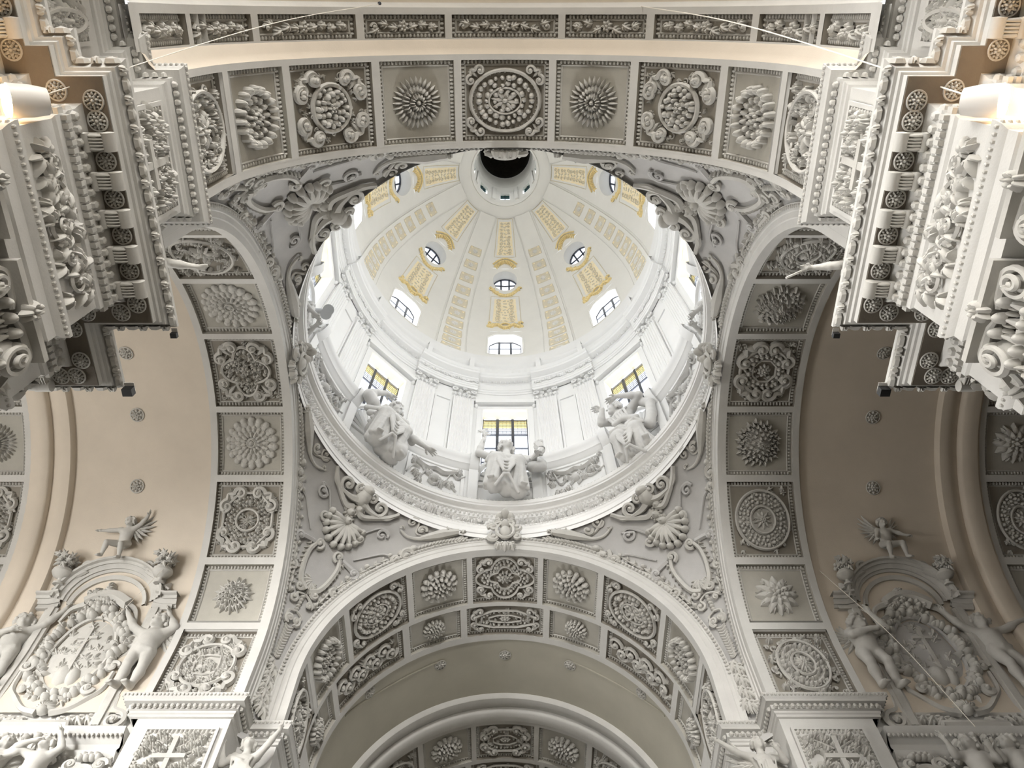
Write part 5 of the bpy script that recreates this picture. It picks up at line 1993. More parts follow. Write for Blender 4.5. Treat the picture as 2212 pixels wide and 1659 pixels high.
for sx, nm in ((-1, 'left'), (1, 'right')):
    for c, d, n, lab in (((sx * 5.0, 1.34, 6.84), (0, -sx), (-sx, 0), 'fluted pilaster with volute capital under the near %s entablature, nearer the viewer' % nm),
                         ((sx * 5.0, 2.60, 6.84), (0, -sx), (-sx, 0), 'fluted pilaster with volute capital under the near %s entablature, nearer the dome' % nm),
                         ((sx * 6.75, 3.57, 6.79), (sx * -1 * -1, 0), (0, 1), 'giant fluted pilaster with volute capital on the transept side of the near %s pier' % nm)):
        d = (0, -sx) if c[1] < 3 else (-1, 0)
        M = Matrix(((d[0], 0, n[0], c[0]), (d[1], 0, n[1], c[1]), (0, 1, 0, c[2]), (0, 0, 0, 1)))
        if c[1] < 3:
            M = M @ Matrix.Diagonal((.62, 1, 1, 1))
        t = thing('giant_pilaster', lab, 'pilaster', c)
        obj('capital', CAPM, None, t, M)
        obj('shaft', SHBM, None, t, M)
    c = (sx * 5.42, 3.15, 6.79)
    n = (-sx * .7071, .7071)
    d = (-n[1], n[0]) if sx < 0 else (-n[1], n[0])
    M = Matrix(((d[0], 0, n[0], c[0]), (d[1], 0, n[1], c[1]), (0, 1, 0, c[2]), (0, 0, 0, 1))) @ Matrix.Diagonal((.55, 1, 1, 1))
    o = thing('corner_pilaster', 'narrow corner pilaster with volute capital in the angle of the near %s pier' % nm, 'pilaster', c)
    obj('capital', CAPM, None, o, M)
    obj('shaft', SHBM, None, o, M)

# ------------------------------------------------------------------ sculpture: signed-distance bodies meshed as one continuous surface
def surface_net(f, org, vox):
    """naive surface nets of a scalar grid (inside < 0) -> V, Q"""
    ins = f < 0
    nx, ny, nz = f.shape
    c = np.zeros((nx - 1, ny - 1, nz - 1), np.int8)
    for dx in (0, 1):
        for dy in (0, 1):
            for dz in (0, 1):
                c += ins[dx:nx - 1 + dx, dy:ny - 1 + dy, dz:nz - 1 + dz]
    act = (c > 0) & (c < 8)
    idx = -np.ones(act.shape, np.int64)
    cells = np.argwhere(act)
    idx[act] = np.arange(len(cells))
    acc = np.zeros((len(cells), 3))
    cnt = np.zeros(len(cells))
    corner = [(a, b, d) for a in (0, 1) for b in (0, 1) for d in (0, 1)]
    for p in corner:
        for ax in range(3):
            if p[ax]:
                continue
            q = list(p)
            q[ax] = 1
            fa = f[cells[:, 0] + p[0], cells[:, 1] + p[1], cells[:, 2] + p[2]]
            fb = f[cells[:, 0] + q[0], cells[:, 1] + q[1], cells[:, 2] + q[2]]
            m = (fa < 0) != (fb < 0)
            t = np.where(m, fa / np.where(m, fa - fb, 1), 0)
            pos = np.tile(np.array(p, float), (len(cells), 1))
            pos[:, ax] = t
            acc += pos * m[:, None]
            cnt += m
    V = (cells + acc / np.maximum(cnt, 1)[:, None]) * vox + org
    Q = []
    for ax in range(3):
        o1, o2 = [(1, 2), (2, 0), (0, 1)][ax]
        sl0 = [slice(None)] * 3
        sl1 = [slice(None)] * 3
        sl0[ax] = slice(0, -1)
        sl1[ax] = slice(1, None)
        e = ins[tuple(sl0)] != ins[tuple(sl1)]
        for k in (o1, o2):
            s_ = [slice(None)] * 3
            s_[k] = slice(1, f.shape[k] - 1)
            e_mask = np.zeros_like(e)
            e_mask[tuple(s_)] = True
            e = e & e_mask
        E = np.argwhere(e)
        if not len(E):
            continue
        u1 = np.zeros(3, int)
        u2 = np.zeros(3, int)
        u1[o1] = 1
        u2[o2] = 1
        g = lambda X: idx[X[:, 0], X[:, 1], X[:, 2]]
        q = np.stack([g(E - u1 - u2), g(E - u2), g(E), g(E - u1)], 1)
        flip = ins[E[:, 0], E[:, 1], E[:, 2]]
        q[~flip] = q[~flip][:, ::-1]
        Q.append(q[(q >= 0).all(1)])
    return V, np.concatenate(Q)


class Body:
    """smooth union of round cones and ellipsoids"""

    def __init__(s):
        s.p = []

    def cone(s, a, b, ra, rb, k=0.03, amp=0.0, nf=0, ph=0.0):
        s.p.append(('c', np.array(a, float), np.array(b, float), ra, rb, k, amp, nf, ph))

    def ell(s, c, r, k=0.03, yaw=0.0):
        s.p.append(('e', np.array(c, float), np.array(r, float), yaw, k))

    def cut(s, c, r):
        s.p.append(('x', np.array(c, float), r))

    def chain(s, pts, r0, r1, k=0.02):
        n = len(pts) - 1
        for i in range(n):
            s.cone(pts[i], pts[i + 1], r0 + (r1 - r0) * i / n, r0 + (r1 - r0) * (i + 1) / n, k)

    def mesh(s, vox):
        lo = np.full(3, 1e9)
        hi = -lo
        for p in s.p:
            if p[0] == 'c':
                r = max(p[3], p[4]) + p[6]
                lo = np.minimum(lo, np.minimum(p[1], p[2]) - r)
                hi = np.maximum(hi, np.maximum(p[1], p[2]) + r)
            elif p[0] == 'e':
                lo = np.minimum(lo, p[1] - p[2].max())
                hi = np.maximum(hi, p[1] + p[2].max())
        lo -= 3 * vox
        hi += 3 * vox
        n = np.ceil((hi - lo) / vox).astype(int) + 1
        f = np.full(tuple(n), 1.0, np.float32)
        ax = [lo[i] + np.arange(n[i]) * vox for i in range(3)]
        for p in s.p:
            if p[0] == 'c':
                m = max(p[3], p[4]) + p[5] + p[6] + 3 * vox
                a, b = np.minimum(p[1], p[2]) - m, np.maximum(p[1], p[2]) + m
            elif p[0] == 'e':
                m = p[2].max() + p[4] + 3 * vox
                a, b = p[1] - m, p[1] + m
            else:
                a, b = p[1] - p[2] * 2, p[1] + p[2] * 2
            i0 = np.clip(((a - lo) / vox).astype(int), 0, n - 1)
            i1 = np.clip(((b - lo) / vox).astype(int) + 2, 1, n)
            sl = tuple(slice(i0[i], i1[i]) for i in range(3))
            X = ax[0][sl[0]][:, None, None]
            Y = ax[1][sl[1]][None, :, None]
            Z = ax[2][sl[2]][None, None, :]
            sub = f[sl]
            if p[0] == 'c':
                A_, B_ = p[1], p[2]
                d = B_ - A_
                l2 = max(d @ d, 1e-9)
                t = np.clip(((X - A_[0]) * d[0] + (Y - A_[1]) * d[1] + (Z - A_[2]) * d[2]) / l2, 0, 1)
                qx, qy, qz = X - A_[0] - t * d[0], Y - A_[1] - t * d[1], Z - A_[2] - t * d[2]
                D = np.sqrt(qx * qx + qy * qy + qz * qz) - (p[3] + (p[4] - p[3]) * t)
                if p[6]:
                    u = d / math.sqrt(l2)
                    e1 = np.cross(u, [0, 0, 1.0] if abs(u[2]) < .9 else [1.0, 0, 0])
                    e1 /= np.linalg.norm(e1)
                    e2 = np.cross(u, e1)
                    ang = np.arctan2(qx * e2[0] + qy * e2[1] + qz * e2[2], qx * e1[0] + qy * e1[1] + qz * e1[2])
                    D = D + p[6] * np.sin(p[7] * ang + p[8] + 2.2 * t) * (0.4 + 0.6 * t)
                k = p[5]
            elif p[0] == 'e':
                cy, sy = math.cos(p[3]), math.sin(p[3])
                x_, y_ = X - p[1][0], Y - p[1][1]
                xr, yr = x_ * cy + y_ * sy, -x_ * sy + y_ * cy
                r = p[2]
                zz = Z - p[1][2]
                k0 = np.sqrt((xr / r[0]) ** 2 + (yr / r[1]) ** 2 + (zz / r[2]) ** 2)
                k1 = np.sqrt((xr / r[0] ** 2) ** 2 + (yr / r[1] ** 2) ** 2 + (zz / r[2] ** 2) ** 2)
                D = k0 * (k0 - 1) / np.maximum(k1, 1e-6)
                k = p[4]
            else:
                D = np.sqrt((X - p[1][0]) ** 2 + (Y - p[1][1]) ** 2 + (Z - p[1][2]) ** 2) - p[2]
                f[sl] = np.maximum(sub, -D)
                continue
            h = np.clip(0.5 + 0.5 * (sub - D) / k, 0, 1)
            f[sl] = sub * (1 - h) + D * h - k * h * (1 - h)
        V, Q = surface_net(f, lo, vox)
        mb = MB()
        mb.add(V, Q)
        return mb


def unit(v):
    v = np.asarray(v, float)
    return v / (np.linalg.norm(v) + 1e-9)


def hand(B, w, d, r, curl=0.35, up=(0, 0, 1)):
    """palm, four unequal bent fingers and a thumb leaving the palm's side; w wrist, d direction, r wrist radius"""
    w, d = np.asarray(w, float), unit(d)
    s_ = unit(np.cross(d, up) if abs(d @ np.asarray(up, float)) < .95 else np.cross(d, (1, 0, 0)))
    n = unit(np.cross(s_, d))
    B.cone(w, w + d * r * 2.2, r * 0.95, r * 1.15, r * .5)
    for i, (x, L) in enumerate(((-1.15, 1.6), (-0.4, 2.1), (0.4, 2.0), (1.15, 1.5))):
        a = w + d * r * 2.6 + s_ * x * r * 0.95
        b = a + unit(d + s_ * x * .18 - n * curl * .4) * r * L
        c = b + unit(d + s_ * x * .1 - n * curl * 1.4) * r * L * .75
        B.cone(a, b, r * .46, r * .40, r * .16)
        B.cone(b, c, r * .40, r * .32, r * .12)
    t0 = w + d * r * 1.0 - s_ * r * .9
    t1 = t0 + unit(d * .6 - s_ * 1.0 - n * .3) * r * 1.5
    B.cone(t0, t1, r * .55, r * .42, r * .2)
    B.cone(t1, t1 + unit(d - s_ * .3 - n * .4) * r * 1.1, r * .42, r * .34, r * .12)


def head(B, c, look, R_, up=(0, 0, 1)):
    """skull, face with brow, eye sockets, nose, mouth, chin and ears; look is where the face points"""
    c, f = np.asarray(c, float), unit(look)
    u = unit(np.asarray(up, float) - f * (np.asarray(up, float) @ f))
    s_ = np.cross(f, u)
    B.ell(c, (R_ * .82, R_ * .86, R_ * 1.0), R_ * .2)
    B.cone(c + f * R_ * .25 - u * R_ * .15, c + f * R_ * .42 - u * R_ * .72, R_ * .58, R_ * .36, R_ * .25)
    for sg in (-1, 1):
        B.cut(c + f * R_ * 1.00 + u * R_ * .02 + s_ * sg * R_ * .34, R_ * .24)
        B.ell(c + f * R_ * .80 + s_ * sg * R_ * .33 - u * R_ * .01, (R_ * .13,) * 3, R_ * .04)
        B.ell(c + s_ * sg * R_ * .82 - u * R_ * .1, (R_ * .16, R_ * .16, R_ * .24), R_ * .08)
        B.ell(c + f * R_ * .62 - u * R_ * .38 + s_ * sg * R_ * .34, (R_ * .28,) * 3, R_ * .2)
    B.cone(c + f * R_ * .84 + u * R_ * .1, c + f * R_ * 1.06 - u * R_ * .28, R_ * .10, R_ * .16, R_ * .10)
    B.cone(c + f * R_ * .86 + u * R_ * .24 - s_ * R_ * .4, c + f * R_ * .86 + u * R_ * .24 + s_ * R_ * .4, R_ * .12, R_ * .12, R_ * .12)
    for q in (-.50, -.62):
        B.cone(c + f * R_ * .86 + u * R_ * q - s_ * R_ * .16, c + f * R_ * .86 + u * R_ * q + s_ * R_ * .16, R_ * .08, R_ * .08, R_ * .04)
    B.ell(c + f * R_ * .72 - u * R_ * .86, (R_ * .22,) * 3, R_ * .15)


def hair(c, look, R_, seed=0, long_=0.0, up=(0, 0, 1)):
    """cap of curls around the skull, face left free"""
    rg = random.Random(seed)
    B = Body()
    c, f = np.asarray(c, float), unit(look)
    u = unit(np.asarray(up, float) - f * (np.asarray(up, float) @ f))
    s_ = np.cross(f, u)
    B.ell(c - f * R_ * .16 + u * R_ * .16, (R_ * .92, R_ * .92, R_ * .95), R_ * .1)
    for q in range(64):
        a = q * 2.39996
        zz = 1 - 1.45 * (q + .5) / 64
        rr = math.sqrt(max(0, 1 - zz * zz))
        d = u * zz + (f * math.cos(a) + s_ * math.sin(a)) * rr
        if d @ f > 0.50 and d @ u < 0.62:
            continue
        B.ell(c + d * R_ * (1.02 + rg.uniform(-.03, .08)), (R_ * rg.uniform(.18, .27),) * 3, R_ * .06)
    if long_:
        for sg in (-1, 1):
            for q in range(3):
                p0 = c + s_ * sg * R_ * .85 - f * R_ * (.1 + .3 * q)
                B.cone(p0, p0 - u * R_ * long_ + s_ * sg * R_ * .2 * math.sin(q), R_ * .26, R_ * .14, R_ * .1)
    return B


def figure(J, H, child=False, robe=None, sash=None, seed=0, headR=None):
    """one continuous body from joints given in fractions of the height H; x right, y away from the viewer, z up"""
    P = {k: np.array(v, float) * H for k, v in J.items() if k not in ('look', 'handL', 'handR', 'up')}
    if child:
        for s_ in 'LR':
            sg = -1 if s_ == 'L' else 1
            for k, q in (('hip', .012), ('kn', .03), ('an', .035), ('toe', .04)):
                P[k + s_][0] += sg * q * H
    B = Body()
    fat = 1.30 if child else 1.0
    hr = (0.098 if child else 0.068) * H if headR is None else headR
    w = H * fat
    up = J.get('up', (0, 0, 1))
    B.ell(P['pelvis'], (w * .088, w * .066, w * .075), w * .03)
    B.cone(P['pelvis'], P['chest'], w * .072, w * .082, w * .04)
    B.ell(P['chest'], (w * .100, w * .070, w * .085), w * .04)
    if child:
        B.ell(P['pelvis'] * .55 + P['chest'] * .45 + np.array([0, -w * .025, 0]), (w * .078, w * .065, w * .075), w * .03)
    else:
        for sg in (-1, 1):
            B.ell(P['chest'] + np.array([sg * w * .045, -w * .055, w * .005]), (w * .042, w * .026, w * .036), w * .02)
    B.cone(P['chest'], P['neck'], w * .06, w * .036, w * .03)
    B.cone(P['neck'], P['head'], w * .036, w * .034, w * .02)
    for s_ in 'LR':
        B.cone(P['chest'], P['sh' + s_], w * .06, w * .044, w * .03)
        B.cone(P['sh' + s_], P['el' + s_], w * .043, w * .033, w * .02)
        m = P['el' + s_] * .65 + P['wr' + s_] * .35
        B.cone(P['el' + s_], m, w * .032, w * .033, w * .015)
        B.cone(m, P['wr' + s_], w * .032, w * .021, w * .015)
        d = J.get('hand' + s_, None)
        d = unit(d) if d is not None else unit(P['wr' + s_] - P['el' + s_])
        hand(B, P['wr' + s_], d, w * .020)
        lk = .75 if child else 1.0
        B.cone(P['pelvis'], P['hip' + s_], w * .07 * lk, w * .07 * lk, w * .03)
        B.cone(P['hip' + s_], P['kn' + s_], w * .066 * (.9 if child else 1), w * .046 * (.88 if child else 1), w * .025 * (.4 if child else 1))
        m = P['kn' + s_] * .68 + P['an' + s_] * .32
        back = unit(np.array([0, 1.0, 0])) * w * .008
        B.cone(P['kn' + s_], m + back, w * .044 * (.85 if child else 1), w * .044 * (.85 if child else 1), w * .010)
        B.cone(m + back, P['an' + s_], w * .043, w * .024, w * .02)
        t = P['toe' + s_]
        B.cone(P['an' + s_], P['an' + s_] * .4 + t * .6, w * .028, w * .026, w * .015)
        sd = unit(np.cross(t - P['an' + s_], (0, 0, 1)))
        for q in range(5):
            o = sd * (q - 2) * w * .0105
            B.cone(P['an' + s_] * .4 + t * .6 + o * .8, t + o, w * .013, w * .010, w * .006)
    head(B, P['head'], J['look'], hr, up)
    if robe:
        rg_ = random.Random(seed * 7 + 1)
        f = robe if isinstance(robe, float) else 1.0
        K, N = [P['kn' + q] for q in 'LR'], [P['an' + q] for q in 'LR']
        hp = [P['hip' + q] for q in 'LR']
        for i in range(2):
            hem = N[i] * .85 + (N[0] + N[1]) * .075 + np.array([0, .01 * H, -.02 * H])
            B.cone(hp[i], K[i], .082 * H * f, .068 * H * f, .02 * H)
            B.cone(K[i], hem, .066 * H * f, .074 * H * f, .02 * H)
            ax_ = unit(hem - K[i])
            e1 = unit(np.cross(ax_, (0, 1.0, 0.02)))
            e2 = np.cross(ax_, e1)
            for q in range(8):                       # folds falling from the knee to the hem
                th = 2 * math.pi * (q + rg_.uniform(-.25, .25)) / 8
                pts = [K[i] + (hem - K[i]) * t_ + (e1 * math.cos(th + .5 * t_) + e2 * math.sin(th + .5 * t_)) * H * f * (.050 + .030 * t_) for t_ in (-.05, .3, .65, 1.0)]
                B.chain(pts, .014 * H, .026 * H, .008 * H)
            for q in range(4):                       # folds wound over the thigh
                t_ = .15 + .24 * q
                c_ = hp[i] + (K[i] - hp[i]) * t_
                sg = -1 if i == 0 else 1
                pts = [c_ + np.array([sg * .085, .0, .02]) * H * f, c_ + np.array([sg * .04, -.05, .075]) * H * f, c_ + np.array([-sg * .04, -.05, .06]) * H * f, c_ + np.array([-sg * .09, -.02, .0]) * H * f]
                B.chain(pts, .016 * H, .016 * H, .008 * H)
        mid = (K[0] + K[1]) / 2
        B.cone(mid + np.array([0, .03, -.02]) * H, (N[0] + N[1]) / 2 + np.array([0, .03, 0]) * H, .055 * H, .075 * H, .02 * H)
        for q in range(5):                           # swags hanging between the knees
            d_ = .02 + .05 * q
            c_ = K if q < 4 else N
            pts = [c_[0] + np.array([.02, -.055, -.01 - .03 * q]) * H, mid + np.array([-.02, -.045, -.05 - d_]) * H, mid + np.array([.02, -.045, -.055 - d_]) * H, c_[1] + np.array([-.02, -.055, -.01 - .03 * q]) * H]
            B.chain(pts, .013 * H, .013 * H, .008 * H)
        W0 = P['pelvis'] + np.array([0, 0, .05]) * H
        B.cone(W0, P['chest'], .082 * H, .088 * H, .03 * H)
        for q in range(6):                           # bodice folds
            x0, x1 = -.10 + .04 * q + rg_.uniform(-.01, .01), -.07 + .028 * q
            B.chain([P['chest'] + np.array([x0, -.055, .05]) * H, P['chest'] + np.array([(x0 + x1) / 2, -.095, -.03]) * H, W0 + np.array([x1, -.085, 0]) * H], .010 * H, .014 * H, .008 * H)
        B.chain([W0 + np.array([-.085, 0, 0]) * H, W0 + np.array([-.04, -.085, -.01]) * H, W0 + np.array([.04, -.085, -.01]) * H, W0 + np.array([.085, 0, 0]) * H], .018 * H, .018 * H, .008 * H)
    for c_ in (sash or []):
        B.chain([np.array(q) * H for q in c_[0]], c_[1] * H, c_[2] * H, H * .012)
    return B, P, hr


def wing(span, h, side, seed=0):
    """feathered wing in the x-z plane, root at the origin, two rows of feathers"""
    mb = MB()
    rg = random.Random(seed)
    for row, (n, L, wd, yo) in enumerate(((8, span, span * .10, 0.0), (7, span * .62, span * .09, -0.035), (6, span * .36, span * .08, -0.06))):
        for i in range(n):
            a = math.radians(62 - i * (118 / (n - 1)))
            x0, z0 = span * .22 * (1 - i / n), h * .25 * (1 - i / n)
            for sgn in (-1, 1):
                sub = MB()
                petal(sub, (x0, z0), a, L * (1 - .35 * i / n) * rg.uniform(.93, 1.05), wd, 0, 0.05 * sgn, nt=5, ns=4)
                mb.join(sub, lambda V: np.stack([side * V[:, 0], yo - V[:, 2], V[:, 1]], -1))
    tube(mb, np.array([(0, -.04, 0), (side * span * .2, -.06, h * .28), (side * span * .5, -.05, h * .42)]), [span * .09, span * .10, span * .03], 7)
    return mb


def statue(name, lab, J, H, M, vox, child=False, robe=None, sash=None, seed=0, wings=None, long_=0.0, cat='statue', mat=None, extra=None):
    B, P, hr = figure(J, H, child, robe, sash, seed)
    mat = mat or (STATUE if name == 'drum_statue' else RELIEF)
    if extra:
        for e in extra:
            B.chain([np.array(q) * H for q in e[0]], e[1] * H, e[2] * H, H * .01)
    o = obj(name, B.mesh(vox), mat, None, M, sharp=None)
    tag(o, lab, cat)
    obj('hair', hair(P['head'], J['look'], hr, seed, long_, J.get('up', (0, 0, 1))).mesh(vox * .8), mat, o, M, sharp=None)
    for (side, span, h, off) in (wings or []):
        q = wing(span * H, h * H, side, seed)
        off = (P['chest'] + np.array(off) * H)
        q.map(lambda V: V + off)
        obj('wing', q, mat, o, M)
    return o, P


BASE = dict(pelvis=(0, 0, .50), chest=(0, 0, .68), neck=(0, -.005, .80), head=(0, -.02, .90), shL=(-.105, 0, .765), shR=(.105, 0, .765), hipL=(-.05, 0, .49), hipR=(.05, 0, .49),
            elL=(-.17, -.02, .62), elR=(.17, -.02, .62), wrL=(-.19, -.10, .50), wrR=(.19, -.10, .50), knL=(-.06, -.04, .27), knR=(.06, -.02, .27),
            anL=(-.06, .0, .05), anR=(.07, .0, .05), toeL=(-.07, -.10, .02), toeR=(.09, -.10, .02), look=(0, -1, 0))


def pose(**k):
    d = dict(BASE)
    d.update(k)
    return d


def at(px, py, pz, yaw=0.0, lean=0.0):
    return Matrix.Translation((px, py, pz)) @ Matrix.Rotation(math.radians(yaw), 4, 'Z') @ Matrix.Rotation(math.radians(lean), 4, 'X')


def ringM(az, rho, z):
    return Matrix.Translation(azp(az, rho, z)) @ Matrix.Rotation(-math.radians(az), 4, 'Z')


# statues on the ring
J = pose(pelvis=(0, .02, .42), chest=(.01, -.02, .62), neck=(.01, -.04, .75), head=(.015, -.06, .855), shL=(-.10, -.02, .71), shR=(.12, -.02, .70), look=(.35, -.7, .45),
         elL=(-.24, -.04, .78), wrL=(-.20, -.08, .95), handL=(.1, 0, 1), elR=(.24, -.06, .60), wrR=(.27, -.16, .54), knL=(-.08, -.22, .36), knR=(.10, -.20, .34), anL=(-.10, -.16, .10), anR=(.13, -.10, .08),
         toeL=(-.12, -.26, .04), toeR=(.16, -.20, .03), hipL=(-.06, 0, .41), hipR=(.06, 0, .41))
st, P = statue('drum_statue', 'white seated robed statue with a raised flower stem, below the centre drum window', J, 4.0, ringM(0, 6.05, 21.6), 0.027, seed=1, long_=.8,
               robe=1.0,
               sash=[([(-.14, -.02, .70), (-.05, -.13, .60), (.08, -.14, .52), (.18, -.08, .46)], .022, .03), ([(.13, -.02, .72), (.26, .0, .72), (.33, -.02, .62), (.32, -.06, .50), (.24, -.1, .44)], .035, .05), ([(-.12, -.1, .44), (.0, -.2, .42), (.14, -.2, .40)], .03, .035)])
b = MB()
wr = P['wrL']
tube(b, np.array([wr + (0.02, -.05, -.25), wr + (.02, -.06, .2), wr + (-.02, -.04, .75)]), 0.028, 5)
for q in range(9):
    sub = MB()
    leaf(sub, (0, 0), q * 0.7, 0.26, 0.15, 0.05, 3)
    b.join(sub, lambda V: np.stack([V[:, 0] + wr[0], wr[1] - .05 - V[:, 2], V[:, 1] + wr[2] + .3 + .06 * q], -1))
obj('flower_stem', b, STATUE, st, ringM(0, 6.05, 21.6))
b = MB()
wr = P['wrR']
tube(b, crom([wr + (-.2, -.02, -.35), wr + (.0, -.06, -.1), wr + (.2, -.08, .2), wr + (.12, -.08, .5)], 6), np.linspace(.05, .2, 19), 8)
for q in range(8):
    blob(b, wr + np.array([.12 + .1 * math.cos(q), -.1 + .1 * math.sin(q * 2), .52 + .03 * q]), (.09, .09, .09), full=True, nu=7, nv=2)
obj('cornucopia', b, STATUE, st, ringM(0, 6.05, 21.6))

J = pose(pelvis=(0, .02, .42), chest=(.02, -.02, .62), neck=(.03, -.05, .74), head=(.05, -.08, .84), shL=(-.10, -.02, .72), shR=(.12, -.02, .69), look=(.25, -.9, -.2),
         elL=(-.22, -.06, .84), wrL=(-.10, -.10, .95), handL=(1, 0, .2), elR=(.22, -.12, .52), wrR=(.36, -.20, .40), handR=(1, -.2, -.1), knL=(-.10, -.22, .36), knR=(.10, -.2, .34),
         anL=(-.10, -.14, .10), anR=(.12, -.10, .08), toeL=(-.12, -.24, .04), toeR=(.15, -.2, .03), hipL=(-.06, 0, .41), hipR=(.06, 0, .41))
statue('drum_statue', 'white statue in banded sleeves reaching out a hand, below the left drum window', J, 3.9, ringM(-45, 6.05, 21.6), 0.027, seed=2, long_=1.2,
       robe=1.0,
       sash=[([(-.20, -.02, .62), (-.05, -.16, .56), (.12, -.18, .54), (.28, -.1, .50)], .03, .035), ([(-.18, -.06, .50), (.0, -.2, .46), (.16, -.2, .42)], .03, .04), ([(-.17, -.04, .74), (-.24, -.05, .78)], .06, .055), ([(.1, -.06, .33), (.16, -.14, .2), (.14, -.16, .08)], .05, .07)])
J = pose(pelvis=(0, .0, .50), chest=(-.02, -.02, .68), neck=(-.03, -.03, .79), head=(-.06, -.05, .885), shL=(-.11, -.03, .75), shR=(.09, -.01, .77), look=(-.7, -.7, .1),
         elL=(-.18, -.14, .66), wrL=(-.10, -.20, .74), handL=(-.6, -.2, .6), elR=(.22, -.06, .78), wrR=(.06, -.16, .84), handR=(-1, -.2, .1), knL=(-.06, -.12, .27), knR=(.10, -.08, .27),
         anL=(-.08, -.02, .06), anR=(.13, .0, .05), toeL=(-.10, -.14, .02), toeR=(.18, -.12, .02))
statue('drum_statue', 'white standing statue hiding its face behind raised arms, below the right drum window', J, 3.95, ringM(45, 6.05, 21.6), 0.027, seed=3, long_=.9,
       robe=1.0,
       sash=[([(.17, 0, .80), (.26, .02, .68), (.24, .02, .5), (.2, .0, .34)], .04, .05), ([(-.08, -.1, .56), (.04, -.13, .48), (.14, -.09, .42)], .02, .03)])
for az, lab in ((-90, 'white statue at the left rim of the dome opening, mostly hidden by the ring'), (90, 'white statue at the right rim of the dome opening, mostly hidden by the ring')):
    J = pose(look=(0.3 if az < 0 else -.3, -.9, 0), elL=(-.17, -.04, .64), wrL=(-.08, -.14, .60), elR=(.17, -.04, .64), wrR=(.08, -.14, .62))
    statue('drum_statue', lab, J, 3.2, ringM(az, 6.45, 21.0), 0.04, seed=4, long_=.8, robe=1.0)

# ------------------------------------------------------------------ relief altarpieces on the far curves of both transept vaults
AR = 5.13


def aed_map(sx):
    def fn(V):
        a = V[:, 1] / 5.0
        rr = AR - V[:, 2]
        Y = np.where(a > 0, rr * np.cos(a), rr + 0.10 * np.clip(-V[:, 1], 0, 1.5) / 1.5)
        Z = np.where(a > 0, rr * np.sin(a), V[:, 1])
        return np.stack([sx * 10.07 + V[:, 0], Y0 + Y, H0 + Z], -1)
    return fn


def flatbar(mb, pts, ws, hs):
    """moulding of several fillets along a (u, v) path: half-widths and heights"""
    P = np.asarray(pts, float)
    T = np.gradient(P, axis=0)
    T /= np.linalg.norm(T, axis=1)[:, None]
    N = np.stack([-T[:, 1], T[:, 0]], 1)
    G = np.stack([np.column_stack([P + N * w_, np.full(len(P), h_)]) for w_, h_ in zip(ws, hs)], 1)
    mb.grid(G)


MOULD_W = (-.17, -.17, -.10, -.10, -.03, .02, .02, .09, .12, .17, .17)
MOULD_H = (0.0, .06, .08, .12, .13, .16, .20, .22, .30, .31, 0.0)


